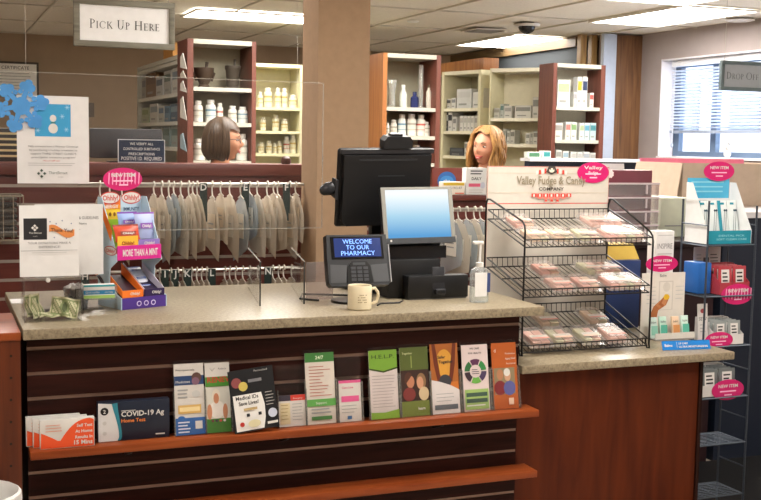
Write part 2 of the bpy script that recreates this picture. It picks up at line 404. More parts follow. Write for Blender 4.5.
def hook_mesh():
    g = MB(); mm = C('#cfc9bd', rough=.4)
    g.tube([(0, .0, -.05), (0, .012, -.03), (0, .014, -.004), (0, .008, .011), (0, -.004, .013), (0, -.013, .006), (0, -.015, -.01)], .0035, 6, mm)
    g.tube([(0, -.05, -.06), (0, 0, -.048), (0, .05, -.06)], .003, 5, mm); return g
protos = []
for k in range(6):
    t = thing('prescription_bag', 'x', 'bag', (0, -50, 0))
    t.location = (0, 0, 0); WM[t.name] = Matrix.Identity(4)
    ang = math.radians([8, 11, 9, 12, 8, 10][k])
    po = bag_mesh(BAGB if k == 4 else BAGM, .17+.02*(k % 3), [.25, .28, .23, .29, .26, .27][k], .012, [.5, -.3, .8, .2, -.6, .9][k], ang, k); po = po.build('pouch', t)
    hook_mesh().build('hook', t)
    g = MB(Matrix.Rotation(ang, 4, 'Z') @ Matrix.Translation((-.011, .0, 0)))
    hh = -.17-.02*(k % 2); g.box(-.0005, .0005, -.06, .03+.01*(k % 3), hh-.06, hh+.045, C('#e6e0d4' if k % 3 else '#d8c8b0', rough=.7))
    g.lines if 0 else None
    g.box(-.0012, -.0005, -.04, .025, hh+.0, hh+.006, GREY); g.box(-.0012, -.0005, -.04, .02, hh-.02, hh-.014, GREY); g.build('paper_slip', po)
    protos.append(t)
used = [False]*6
def put_bag(x, y, z, k, label, group, sc=1.):
    if not used[k]:
        r = protos[k]; used[k] = True; r.location = (x, y, z); r.scale = (1, 1, sc); r['label'] = label; r['group'] = group
    else: r = dup(protos[k], (x, y, z), 0, (1, 1, sc), label, group)
def divider(px, y, z, ch, label):
    x = P(px, 185, Y=y).x if isinstance(px, (int, float)) else px[0]
    g = MB(face_cam((x, y, z))); g.mi(C('#1d2b26'))
    g.box(-.018, .018, -.17, .012, -.0015, .0015, C('#1d2b26')); g.base = .0016
    g.text(ch, 0, -.022, .03, WHITE, bold=True); g.solo('letter_divider', label, 'divider')
up = [(i, 'u') for i in (154, 162, 169, 174, 181, 189, 193, 197.5, 212.5, 221, 230, 241, 250, 257.5, 267.5, 274, 278, 290, 296)]
n = 0
for i, (px, _) in enumerate(up):
    x = P(px, 183, Y=RY).x
    put_bag(x, RY, 1.392, (i*5+i//3) % 6, '%s translucent prescription bag from the left on the upper rod' % ORD[i+3], 'bags on the upper rod', 1.0+.12*((i*7) % 3-1))
for i, px in enumerate((112, 122, 134)):
    x = P(px-12, 183, Y=RY).x
    put_bag(x, RY, 1.392, (i*2+1) % 6, '%s translucent prescription bag from the left on the upper rod' % ORD[i], 'bags on the upper rod')
for px, ch in ((203.5, 'D'), (245.5, 'E'), (286.5, 'F')): divider(px, RY-.012, 1.385, ch, 'black hanging divider lettered %s on the upper bag rod' % ch)
low = [155, 160, 171, 178, 183, 192, 197, 202, 207, 225, 230, 236, 243, 250, 258, 273, 279, 284, 292]
for i, px in enumerate(low):
    x = P(px, 268, Y=RY).x
    put_bag(x, RY, .985, (i*7+i//2+2) % 6, '%s bag top from the left on the lower rod' % ORD[i], 'bags on the lower rod')
for px, ch in ((85, 'H'), (165, 'I'), (175, 'J'), (187.5, 'K'), (212, 'L'), (268, 'N')):
    x = P(px, 268, Y=RY-.012).x; divider((x,), RY-.012, .978, ch, 'black hanging divider lettered %s on the lower bag rod' % ch)
for i, px in enumerate((452, 459, 467, 475, 481)):
    x = P(px, 210, Y=4.88).x
    put_bag(x, 4.88, 1.285, (4, 1, 4, 0, 4)[i], '%s bluish plastic bag from the left behind the customer screen' % ORD[i], 'bags behind the customer screen', .98)
# wire basket at far left
a = P(-6, 195, Y=5.3); b = P(22, 238, Y=5.3)
t = thing('wire_basket', 'wire basket of dark tubing hung on the half wall at far left', 'basket', (b.x-.12, 5.3, b.z))
wm = C('#9a907e', rough=.4, metal=.4); g = MB()
X0, X1, Y0, Y1, Z0, Z1 = b.x-.3, b.x, 5.19, 5.392, b.z, a.z
for z in (Z0, Z1): g.tube([(X0, Y0, z), (X1, Y0, z), (X1, Y1, z), (X0, Y1, z)], .004, 6, wm, True)
for k in range(8): x = X0+(X1-X0)*k/7; g.tube([(x, Y0, Z1), (x, Y0, Z0), (x, Y1, Z0), (x, Y1, Z1)], .002, 5, wm)
g.build('wire_frame', t)
for k in range(7):
    z = Z0+.018+k*.027
    MB().tube([(X0+.03, 5.22, z), (X1-.03, 5.22, z+.004), (X1-.03, 5.36, z), (X0+.03, 5.36, z), ], .011, 6, C('#3a3632' if k % 2 else '#5a544c')).solo('tubing_coil', '%s coil of dark tubing from the bottom of the wire basket' % ORD[k], 'tubing', 'coils in the wire basket')
# sign and monitor on the left ledge
zl = 1.484
a = P(118, 162, Y=5.42); b = P(165, 140, Y=5.42); W_, H_ = b.x-a.x, b.z-zl
g = MB(face_cam((a.x, 5.42, zl+.001))); g.box(0, W_, 0, H_, -.006, 0, C('#d9dce2')); g.rect(.004, .004, W_-.004, H_-.004, C('#22304a'))
for k, (s, h) in enumerate((('WE VERIFY ALL', .012), ('CONTROLLED SUBSTANCE', .012), ('PRESCRIPTIONS', .012), ('POSITIVE I.D. REQUIRED', .0165))):
    g.text(s, W_/2, H_*(.79-.215*k)-.004, h, C('#f2f2f2'), w=W_*(.5, .78, .55, .86)[k])
g.solo('notice_sign', 'navy notice about controlled prescriptions standing on the half wall', 'sign')
a = P(90, 128, Y=5.54); b = P(166, 160, Y=5.54)
t = thing('computer_monitor', 'dark grey flat computer monitor behind the navy notice sign', 'monitor', ((a.x+b.x)/2, 5.54, zl))
B(a.x, b.x-.02, 5.53, 5.57, zl+.02, a.z, C('#3b3a3c', rough=.5), .006).build('screen_back', t)
g = MB(); g.box((a.x+b.x)/2-.03, (a.x+b.x)/2+.03, 5.535, 5.565, zl+.004, zl+.03, BLACK); g.box((a.x+b.x)/2-.1, (a.x+b.x)/2+.1, 5.48, 5.59, zl+.0005, zl+.006, BLACK); g.build('foot', t)
a = P(-20, 128, Y=5.5); b = P(20, 160, Y=5.5)
g = MB(face_cam((a.x, 5.46, zl+.001))); H_ = a.z-zl; W_ = b.x-a.x
g.box(0, W_, 0, H_, -.1, 0, C('#2e2a28'), .004)
for k in range(5): g.rect(.01, .02+k*H_*.17, W_-.01, .03+k*H_*.17, C('#c9b68a'))
g.solo('label_printer', 'black machine with pale strips on the half wall at far left', 'printer')
MB().lathe([(0, 0), (.022, 0), (.026, .012), (.024, .03), (.012, .04), (0, .04)], (P(286, 163, Y=5.43).x, 5.43, zl+.0005), 16, C('#4a2c22', rough=.3)).solo('knob', 'small dark round knob on the half wall ledge by the column', 'knob')
# items on the right half wall
zr = 1.345
def pbox(name, label, cat, px0, px1, pyt, y, z0, d, base, draw=None, group=None, yaw=0., pyref=None):
    a = P(px0, pyref or pyt, Y=y); b = P(px1, pyt, Y=y); W_, H_ = b.x-a.x, P((px0+px1)/2, pyt, Y=y).z-z0
    g = MB(face_cam((a.x, y, z0+.0006), yaw=yaw)); g.box(0, W_, 0, H_, -d, 0, C(base, rough=.5), min(.002, W_*.05))
    if draw: draw(g, W_, H_)
    return g.solo(name, label, cat, group)
def d_yel(g, W, H): g.rect(.004, H*.72, W-.004, H-.004, C('#d6b23a')); g.rect(W*.05, H*.1, W*.4, H*.2, C('#c8442e')); g.text('PAIN RELIEF', W*.5, H*.45, .012, C('#7c7c80')); g.rect(W*.55, H*.08, W*.95, H*.16, C('#d65a3a'))
def d_wht(g, W, H):
    g.lines(W*.2, W*.8, H*.86, 2, H*.1, INK); g.text('DAILY', W*.5, H*.55, .014, INK, bold=True)
    g.rect(W*.12, H*.3, W*.7, H*.42, C('#d8607c')); g.ell(W*.8, H*.35, W*.12, H*.12, C('#c4c8d4')); g.lines(W*.15, W*.85, H*.16, 2, H*.08, LGREY)
pbox('medicine_box', 'yellow-topped medicine box on the half wall above the customer screen', 'box', 443, 465, 182, 5.07, zr, .05, '#e6dfd0', d_yel)
pbox('medicine_box', 'tall white medicine box with pink band beside the fudge header', 'box', 466.5, 487, 168, 5.07, zr, .05, '#dcdcd8', d_wht)
def d_mar(g, W, H): g.ell(W*.45, H*.5, W*.3, H*.36, C('#2f63a8')); g.ell(W*.45, H*.5, W*.22, H*.2, C('#3f86c8')); g.text('plus', W*.45, H*.44, .016, WHITE, bold=True)
pbox('display_card', 'maroon card with blue oval behind the yellow medicine box', 'card', 433, 464, 168, 5.16, zr, .01, '#7a352a', d_mar)
# ================================================================ SHELF UNITS (rear)
CREAM = C('#d2cba8', rough=.5); WHSH = C('#d6d2c2', rough=.5); GRN = C('#a9a48e', rough=.6); EDG = C('#b4b0a2', rough=.5)
def unit(label, p0, p1, depth, ztop, zs, inner, side_l, side_r, edge, top=None, tl=.03, tr=.03, cat='shelf unit', zbot=0.05):
    p0 = Vector((p0[0], p0[1], 0)); p1 = Vector((p1[0], p1[1], 0)); u = (p1-p0); L = u.length; u.normalize(); wv = Vector((-u.y, u.x, 0))
    Mx = Matrix((u, wv, Vector((0, 0, 1)))).transposed().to_4x4(); Mx.translation = p0
    c = p0+u*L/2+wv*depth/2
    t = thing('shelf_unit', label, cat, c)
    MB(Mx).box(0, tl, 0, depth, 0, ztop, side_l).build('side_panel', t)
    MB(Mx).box(L-tr, L, 0, depth, 0, ztop, side_r).build('side_panel', t)
    MB(Mx).box(tl+.001, L-tr-.001, depth-.012, depth, .02, ztop-.03, inner).build('back_panel', t)
    MB(Mx).box(tl+.001, L-tr-.001, .002, depth-.001, ztop-.028, ztop, top or edge).build('top_board', t)
    for z in zs+[.5, .15]: MB(Mx).box(tl+.001, L-tr-.001, .004, depth-.013, z-.024, z, edge).build('shelf_board', t)
    MB(Mx).box(tl+.001, L-tr-.001, .02, .04, 0, .05, side_r).build('plinth', t)
    return dict(M=Mx, o=p0, u=u, w=wv, L=L, depth=depth, zs=sorted(zs)+[ztop-.004], lo=tl+.004, hi=L-tr-.004)
def zat(px, py, U, off=.004): return PP(px, py, U['o']+U['w']*off, U['w']).z
# bottle prototypes
def bottle_proto(body, lab, cap, stripe):
    t = thing('pill_bottle', 'x', 'bottle', (0, 0, 0))
    bd = MB().lathe([(0, 0), (.9, 0), (1, .02), (1, .2), (1, .62), (1, .7), (.93, .76), (.62, .81), (.6, .84), (0, .84)], n=16, m=C(body, rough=.35)).build('body', t)
    g = MB(); g.lathe([(1.012, .2), (1.012, .62)], n=16, m=C(lab, rough=.6)); g.lathe([(1.02, .5), (1.02, .58)], n=16, m=C(stripe, rough=.6)); g.lathe([(1.02, .28), (1.02, .31)], n=16, m=C(stripe, rough=.6)); g.build('label', bd)
    MB().lathe([(0, .835), (.68, .835), (.7, .85), (.7, .98), (.66, 1), (0, 1)], n=16, m=C(cap, rough=.4)).build('cap', t)
    return t
BP = {'w': bottle_proto('#c9c6bc', '#bfbaac', '#cfccc4', '#8d897c'), 'r': bottle_proto('#c9c6bc', '#c2b9ac', '#cfccc4', '#b0524a'),
      'b': bottle_proto('#c6c6c0', '#b4bab4', '#cccac4', '#5b7a8a'), 'y': bottle_proto('#d2ccb4', '#ccc4a2', '#d6d0be', '#b59a55'),
      'n': bottle_proto('#2a3350', '#3a4a78', '#202638', '#c8ccd8')}
bused = {k: False for k in BP}
def bottle(loc, r, h, k, label, group):
    if not bused[k]:
        o = BP[k]; bused[k] = True; o.location = loc; o.scale = (r, r, h); o['label'] = label; o['group'] = group
    else: dup(BP[k], loc, random.random()*6, (r, r, h), label, group)
ADJ = {'w': 'white pill bottle', 'r': 'red-striped white pill bottle', 'b': 'blue-striped white pill bottle', 'y': 'cream pill bottle', 'n': 'dark blue pill bottle'}
def bottles(U, z, items, where, w=.09):
    for i, (a, b, yt, k) in enumerate(items):
        pa = PP(a, yt, U['o']+U['w']*w, U['w']); pb = PP(b, yt, U['o']+U['w']*w, U['w']); c = (pa+pb)/2
        r = (pb-pa).length/2*.97; uc = (c-U['o']).dot(U['u']); r = min(r, (U['hi']-U['lo'])/2); c = c+U['u']*(min(max(uc, U['lo']+r), U['hi']-r)-uc); h = min(c.z-z, min([q for q in U['zs'] if q > z+.01])-.03-z); c = c.copy(); c.z = z+.0006
        bottle(c, r, h, k, '%s %s from the left, %s' % (ORD[i], 'pill bottle', where), 'bottles on the '+where)
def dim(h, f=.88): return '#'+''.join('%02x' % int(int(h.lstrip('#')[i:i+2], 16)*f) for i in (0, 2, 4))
def boxes(U, z, items, where, w=.03, d=.06):
    for i, (a, b, yt, c0, c1) in enumerate(items):
        pa = PP(a, yt, U['o']+U['w']*w, U['w']); pb = PP(b, yt, U['o']+U['w']*w, U['w'])
        ua = max((pa-U['o']).dot(U['u']), U['lo']); ub = min((pb-U['o']).dot(U['u']), U['hi']); pa = pa+U['u']*(ua-(pa-U['o']).dot(U['u'])); L = (ub-ua)*.96; h = min((pa.z+pb.z)/2-z, min([q for q in U['zs'] if q > z+.01])-.03-z); o = pa.copy(); o.z = z+.0006
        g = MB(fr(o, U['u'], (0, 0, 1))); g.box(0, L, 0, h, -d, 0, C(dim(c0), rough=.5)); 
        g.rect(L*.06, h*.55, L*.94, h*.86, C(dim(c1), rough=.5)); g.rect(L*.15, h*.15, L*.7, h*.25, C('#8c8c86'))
        g.solo('medicine_box', '%s medicine box from the left, %s' % (ORD[i], where), 'box', 'boxes on the '+where)
# A : left end cabinet
YA = 6.8
xa0, xa1 = P(187.5, 90, Y=YA).x, P(256, 90, Y=YA).x
zt = P(222, 40, Y=YA).z
pts = [P(220, y, Y=YA).z for y in (87.5, 122.5, 161)]
A = unit('tall wooden cabinet with white shelves behind the dark-haired woman', (xa0, YA), (xa1, YA), .3, zt, pts, GRN, W_REDV, W_REDV, EDG, tl=.036, tr=.026)
bottles(A, pts[1], [(193, 203, 101, 'w'), (205.5, 216, 100, 'b'), (216.5, 223, 103, 'r'), (228, 237, 106, 'w'), (240, 250, 107, 'b')], 'shelf above the dark-haired woman')
bottles(A, pts[2], [(193, 205, 139, 'w'), (240, 251, 134, 'w')], 'shelf beside the dark-haired woman\'s face')
# mortars
def mortar(px0, px1, yt, z, name, label, prof, hm):
    pa = P(px0, yt, Y=YA+.12); pb = P(px1, yt, Y=YA+.12); c = (pa+pb)/2; r = (pb.x-pa.x)/2; h = c.z-z
    t = thing(name, label, 'mortar', (c.x, YA+.12, z+.0006)); L = [(a*r, b*h) for a, b in prof]
    MB().lathe(L, (c.x, YA+.12, z+.0006), 20, hm).build('bowl', t)
    MB().tube([(c.x+r*.1, YA+.12, z+h*.3), (c.x+r*.35, YA+.15, z+h*1.05), (c.x+r*.45, YA+.16, z+h*1.3)], [r*.22, r*.14, r*.18], 8, hm).build('pestle', t)
    if name == 'mortar':
        for s in (-1, 1): MB().tube([(c.x+s*r*.8, YA+.12, z+h*.8), (c.x+s*r*1.05, YA+.12, z+h*.75), (c.x+s*r*.75, YA+.12, z+h*.35)], .008, 6, hm).build('handle', t)
mortar(194, 214, 68, pts[0], 'mortar', 'dark footed wooden mortar bowl on the top shelf of the left cabinet', [(0, 0), (.55, 0), (.58, .08), (.45, .16), (.7, .4), (.98, .85), (1, 1), (.9, 1), (.6, .5), (0, .3)], C('#3a2c20', rough=.5))
mortar(225, 241, 66, pts[0], 'bucket_mortar', 'grey bucket-shaped mortar right of the footed wooden bowl', [(0, 0), (1.2, 0), (1.2, .06), (.7, .08), (.78, .2), (.9, .8), (1, .85), (1, 1), (.88, 1), (.8, .3), (0, .2)], C('#3e372e', rough=.5))
# papers on the side of A
for k, (px, yt, yb, c) in enumerate(((184, 52, 68, '#d9d6cc'), (183, 70, 78, '#cfc9bc'), (184, 80, 92, '#d5d1c8'), (184.5, 96, 120, '#cfcabf'), (185, 133, 152, '#9fb4bc'))):
    x = xa0-.002; a = P(px+3.4, yt, X=x-.02); b = P(px+3.4, yb, X=x-.02)
    g = MB(); v = [(x-.003, YA+.02, b.z), (x-.003, YA+.14, b.z+.01), (x-.003, YA+.14, a.z), (x-.003, YA+.02, a.z)]
    g.prism([(0, 0), (.12, .01), (.12, a.z-b.z), (0, a.z-b.z)], 0, .0015, C(c, rough=.8)) if 0 else None
    g.hexa([(x-.004, YA-.005, b.z), (x-.0015, YA+.2, b.z+.02), (x-.0005, YA+.2, b.z+.02), (x-.0015, YA-.005, b.z)], [(x-.03, YA-.01, a.z), (x-.0015, YA+.2, a.z-.01), (x-.0005, YA+.2, a.z-.01), (x-.026, YA-.01, a.z)], C(c, rough=.8))
    g.solo('taped_note', '%s paper note from the top taped to the left cabinet side' % ORD[k], 'paper', 'notes taped to the cabinet side')
# B : aisle shelves going back
xb = xa0+.02
zB = [P(170, y, X=xb).z for y in (62, 93.5, 121.5, 147)]
pB0 = (xb, 8.7); pB1 = (xb, YA+.32)
GSH = C('#a8a698', rough=.5)
Bu = unit('grey aisle shelves of boxes running back left of the wooden cabinet', pB0, pB1, .3, 2.14, zB, GRN, GSH, GSH, C('#c6c4b8'))
WB = 'upper aisle shelf by the brown wall'
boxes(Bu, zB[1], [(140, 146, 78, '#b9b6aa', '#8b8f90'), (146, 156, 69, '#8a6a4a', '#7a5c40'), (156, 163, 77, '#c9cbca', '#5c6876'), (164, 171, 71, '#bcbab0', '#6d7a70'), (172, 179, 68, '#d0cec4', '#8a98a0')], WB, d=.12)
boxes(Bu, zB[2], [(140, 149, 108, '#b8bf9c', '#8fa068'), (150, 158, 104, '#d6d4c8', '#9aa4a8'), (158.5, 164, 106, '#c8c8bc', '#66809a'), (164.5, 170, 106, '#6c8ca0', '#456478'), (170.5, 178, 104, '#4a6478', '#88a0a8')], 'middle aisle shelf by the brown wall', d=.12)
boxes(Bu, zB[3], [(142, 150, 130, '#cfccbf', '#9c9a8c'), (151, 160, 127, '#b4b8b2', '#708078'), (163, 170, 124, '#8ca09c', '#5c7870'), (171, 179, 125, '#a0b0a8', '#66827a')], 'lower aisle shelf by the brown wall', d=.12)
p = PP(177, 47, Bu['o']+Bu['w']*.1, Bu['w'])
B(xb+.03, xb+.25, p.y-.2, p.y+.12, 2.1405, 2.24, C('#c08a48', rough=.7)).solo('cardboard_box', 'tan cardboard box on top of the grey aisle shelves by the sign', 'box')
# C : cream shelves beside column
YC = 9.1
xc0, xc1 = P(256, 90, Y=YC).x-.06, P(303.5, 90, Y=YC).x
zC = [P(280, y, Y=YC).z for y in (107.5, 131, 153.5)]
Cu = unit('cream shelves of small bottles between the wooden cabinet and column', (xc0, YC), (xc1, YC), .3, P(280, 64, Y=YC).z, zC, CREAM, CREAM, CREAM, C('#e6dfb4'))
bottles(Cu, zC[0], [(258, 263, 92, 'y'), (264, 272, 88, 'y'), (275, 281, 88, 'y'), (281.5, 287.5, 88.5, 'y'), (289, 297, 95, 'y')], 'upper cream shelf beside the column', .08)
bottles(Cu, zC[1], [(259.5, 266, 117, 'y'), (272, 279, 115, 'y'), (281, 288, 119, 'y')], 'middle cream shelf beside the column', .08)
bottles(Cu, zC[2], [(258, 264, 142, 'y'), (266, 272, 141, 'y'), (273, 277, 143, 'y'), (277.5, 282, 141, 'y'), (283.5, 289.5, 137, 'r'), (291, 298, 135, 'y')], 'lower cream shelf beside the column', .08)
# G : sliver behind D
xg0, xg1 = P(355, 90, Y=YC).x, P(384, 90, Y=YC).x+.3
zG = [P(372, y, Y=YC).z for y in (107, 135)]
Gu = unit('cream shelves showing as a sliver right of the column', (xg0, YC), (xg1, YC), .3, P(372, 55, Y=YC).z, zG, CREAM, CREAM, CREAM, C('#e6dfb4'))
bottles(Gu, zG[0], [(369.2, 374, 97, 'n')], 'sliver of shelf right of the column', .08)
bottles(Gu, zG[1], [(369.2, 374, 122, 'b')], 'lower sliver of shelf right of the column', .08)
# D : cabinet right of column
YD = 6.8
xd0, xd1 = P(387, 90, Y=YD).x, P(440.5, 90, Y=YD).x
zD = [P(412, y, Y=YD).z for y in (107.5, 136, 163)]
D = unit('tall cabinet with orange wood side right of the column', (xd0-.03, YD), (xd1, YD), .3, P(412, 54, Y=YD).z, zD, GRN, W_ORG, W_REDV, EDG, tl=.03, tr=.03)
bottles(D, zD[1], [(386, 389.5, 123, 'w'), (390.5, 397, 120, 'w'), (398, 406, 114.5, 'b'), (407, 416, 114, 'w'), (416.5, 425.5, 115, 'r'), (426, 434, 122, 'w')], 'second shelf of the orange-sided cabinet')
bottles(D, zD[2], [(390, 397, 148, 'w'), (412, 421, 145, 'b')], 'third shelf of the orange-sided cabinet')
def vessel(px0, px1, yt, name, label, prof, m, capm=None):
    pa = P(px0, yt, Y=YD+.1); pb = P(px1, yt, Y=YD+.1); c = (pa+pb)/2; r = (pb.x-pa.x)/2; h = c.z-zD[0]
    t = thing(name, label, 'glassware', (c.x, YD+.1, zD[0]+.0006))
    MB().lathe([(a*r, b*h) for a, b in prof], (c.x, YD+.1, zD[0]+.0006), 18, m).build('vessel', t)
    if capm: MB().lathe([(0, h*.86), (r*.5, h*.86), (r*.5, h), (0, h)], (c.x, YD+.1, zD[0]+.0006), 12, capm).build('stopper', t)
GL = clear('lab_glass', '#eef0ea', .3, .12)
vessel(387, 397, 80, 'beaker', 'clear flared beaker at the left of the top glassware shelf', [(0, 0), (.7, 0), (.72, .1), (.6, .5), (1, 1), (.92, 1), (.55, .5), (.65, .1), (0, .08)], GL)
vessel(400, 407, 85, 'glass_bottle', 'pale glass bottle beside the flared beaker', [(0, 0), (.95, 0), (1, .05), (1, .6), (.5, .75), (.5, .88), (0, .88)], C('#b9bcb0', rough=.2), C('#d0cfc6'))
vessel(411, 418.5, 92, 'glass_bottle', 'dark blue stoppered bottle on the top glassware shelf', [(0, 0), (.95, 0), (1, .08), (1, .65), (.5, .75), (.5, .88), (0, .88)], C('#252c55', rough=.2), C('#1c2246'))
vessel(417, 425.5, 65, 'graduated_cylinder', 'tall clear measuring cylinder at the back of the glassware shelf', [(0, 0), (1, 0), (1, .03), (.55, .05), (.55, 1), (.62, 1), (.48, .97), (.48, .06), (0, .06)], GL)
vessel(426.5, 431.5, 85, 'glass_bottle', 'slim brown and white bottle at the right of the glassware shelf', [(0, 0), (.95, 0), (1, .05), (1, .7), (.5, .8), (.5, .88), (0, .88)], C('#b8b2a4', rough=.3), C('#54452f'))
# E, E2
q0, q1 = P(442, 72, Z=2.18), P(489, 69, Z=2.18)
q1 = q0+(q1-q0)*.84; Eu_dir = (q1-q0)
def zsE(px, ys, o, n): return [PP(px, y, o, n).z for y in ys]
uu = Vector((Eu_dir.x, Eu_dir.y, 0)).normalized(); nn = Vector((-uu.y, uu.x, 0))
zE = zsE(465, (108, 131, 156), Vector((q0.x, q0.y, 0)), nn)
Eu = unit('cream shelves of white boxes behind the blonde woman', (q0.x, q0.y), (q1.x, q1.y), .3, 2.18, zE, C('#b9b294'), CREAM, CREAM, C('#dcd6bc'))
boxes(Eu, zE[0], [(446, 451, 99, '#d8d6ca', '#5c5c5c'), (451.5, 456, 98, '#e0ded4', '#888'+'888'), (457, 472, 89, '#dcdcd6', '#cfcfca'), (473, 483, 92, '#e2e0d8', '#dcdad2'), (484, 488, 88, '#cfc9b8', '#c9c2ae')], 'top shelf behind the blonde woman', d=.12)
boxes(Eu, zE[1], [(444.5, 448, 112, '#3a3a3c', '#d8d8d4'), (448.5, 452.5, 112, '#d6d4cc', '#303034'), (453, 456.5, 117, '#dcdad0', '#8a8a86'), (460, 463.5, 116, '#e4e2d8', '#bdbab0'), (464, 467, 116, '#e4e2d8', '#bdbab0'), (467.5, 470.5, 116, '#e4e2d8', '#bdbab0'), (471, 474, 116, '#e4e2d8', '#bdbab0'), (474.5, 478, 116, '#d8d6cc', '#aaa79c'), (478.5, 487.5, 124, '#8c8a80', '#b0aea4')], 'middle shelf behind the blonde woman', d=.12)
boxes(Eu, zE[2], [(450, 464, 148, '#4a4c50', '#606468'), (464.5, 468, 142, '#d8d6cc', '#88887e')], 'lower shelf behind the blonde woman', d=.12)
r0, r1 = P(490, 68.5, Z=2.18), P(541, 67.4, Z=2.18)
u2 = Vector((r1.x-r0.x, r1.y-r0.y, 0)).normalized(); n2 = Vector((-u2.y, u2.x, 0))
zE2 = zsE(515, (118, 144, 168), Vector((r0.x, r0.y, 0)), n2)
E2 = unit('tall pale cream cabinet angled beside the red-brown cabinet side', (r0.x, r0.y), (r1.x, r1.y), .25, 2.18, zE2, C('#d8d1b6'), CREAM, CREAM, C('#e0dac4'), tl=.012, tr=.012)
boxes(E2, zE2[0], [(494, 500, 108, '#d2cfc2', '#a6a394'), (500.5, 504, 104, '#c4c8c0', '#6f8a80'), (504.5, 512, 106, '#dcdace', '#a8a8a0'), (515, 532, 105.5, '#e0ddd2', '#8d8d86'), (533, 540, 97, '#d8d5ca', '#8f8f86')], 'upper shelf of the pale angled cabinet', d=.1)
boxes(E2, zE2[1], [(503, 506, 129, '#c9c6b8', '#98968a'), (507, 510, 131, '#dad8cc', '#98968a'), (510.5, 515, 130, '#c9c6b8', '#7f7d72'), (526, 530, 133, '#e0ddd2', '#98968a'), (530.5, 533, 132, '#c9c6b8', '#98968a'), (533.5, 540, 131, '#dad8cc', '#8a887c')], 'middle shelf of the pale angled cabinet', d=.1)
# wooden box on top of E
p0 = P(434, 73, Z=2.19)
g = MB(); g.box(4.015, 4.15, 7.86, 9.3, 2.1806, 2.275, W_ORG, .003); g.solo('wooden_crate', 'long orange-brown wooden box on top of the rear shelves', 'box')
# F
YF = 6.91
xf0, xf1 = P(555.5, 90, Y=YF).x, P(605, 90, Y=YF).x
zF = [P(578, y, Y=YF).z for y in (107, 140, 165)]
Fu = unit('white-shelved cabinet with red-brown sides near the window', (xf0-.02, YF), (xf1, YF), .2, P(578, 64, Y=YF).z, zF, C('#c9c6b4'), W_REDV, W_REDV, EDG, tl=.03, tr=.035)
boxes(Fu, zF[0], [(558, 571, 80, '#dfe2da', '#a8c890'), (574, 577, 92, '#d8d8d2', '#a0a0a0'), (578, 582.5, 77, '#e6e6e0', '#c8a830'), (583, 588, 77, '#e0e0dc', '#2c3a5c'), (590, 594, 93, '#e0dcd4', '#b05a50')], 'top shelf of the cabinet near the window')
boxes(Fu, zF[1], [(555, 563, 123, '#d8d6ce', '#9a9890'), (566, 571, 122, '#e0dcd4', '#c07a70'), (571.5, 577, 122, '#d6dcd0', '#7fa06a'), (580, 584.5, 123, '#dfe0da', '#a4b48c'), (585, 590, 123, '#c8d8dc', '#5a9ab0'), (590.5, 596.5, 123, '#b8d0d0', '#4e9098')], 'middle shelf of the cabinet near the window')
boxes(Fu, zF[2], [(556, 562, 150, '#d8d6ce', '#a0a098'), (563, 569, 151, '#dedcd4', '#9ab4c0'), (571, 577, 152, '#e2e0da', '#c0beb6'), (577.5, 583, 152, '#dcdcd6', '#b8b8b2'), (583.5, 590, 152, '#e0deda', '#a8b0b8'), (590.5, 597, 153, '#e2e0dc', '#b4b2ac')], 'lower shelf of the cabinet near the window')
# ================================================================ PARTITION, DESK, NAVY COUNTER (right rear)
NAVY = C('#1d2534', rough=.5); PLW = C('#dcd9da', rough=.4)
a = P(530, 157, Y=6.35); b = P(669, 161, Y=6.35); zp = P(640, 159.5, Y=6.33).z
t = thing('office_partition', 'navy office partition with white cap below the pine panel', 'partition', ((a.x+b.x)/2, 6.4, 0))
B(a.x, b.x, 6.36, 6.42, 0, zp-.02, NAVY).build('panel', t); B(a.x-.01, b.x+.01, 6.33, 6.46, zp-.0195, zp, PLW).build('cap', t)
for i, (p0, p1, yt, c1) in enumerate(((528, 541, 152, '#4a7a5c'), (543, 551, 151, '#3a8a8c'))):
    pbox('medicine_box', '%s green-labelled box peeking over the fudge header from left' % ORD[i], 'box', p0, p1, yt, 6.35, zp, .05, '#d8dcd4', lambda g, W, H, c1=c1: g.rect(W*.1, H*.2, W*.9, H*.85, C(c1)))
MB().box(2.775, 5.3, 2.7, 4.529, .0005, .012, mat('#141416', .8, noise=.2, scale=80)).solo('added_dark_mat', 'added black mat darkening the floor under the wire rack', 'mat')  # black sheet added to make the pale floor dark around the rack
DW = wood('dark_desk', '#1e1110', '#30191a', 'X', 8, .4)
t = thing('side_desk', 'dark wooden desk behind the fudge rack holding the drawer unit', 'desk', (3.25, 4.85, 0))
B(2.84, 3.66, 4.5, 5.3, 1.115, 1.145, DW, .003).build('desk_top', t)
B(2.86, 3.64, 4.53, 4.56, 0, 1.115, C('#2a1418', rough=.5)).build('front_panel', t)
B(2.86, 2.89, 4.561, 5.28, 0, 1.115, DW).build('side_panel', t); B(3.61, 3.64, 4.561, 5.28, 0, 1.115, DW).build('side_panel', t)
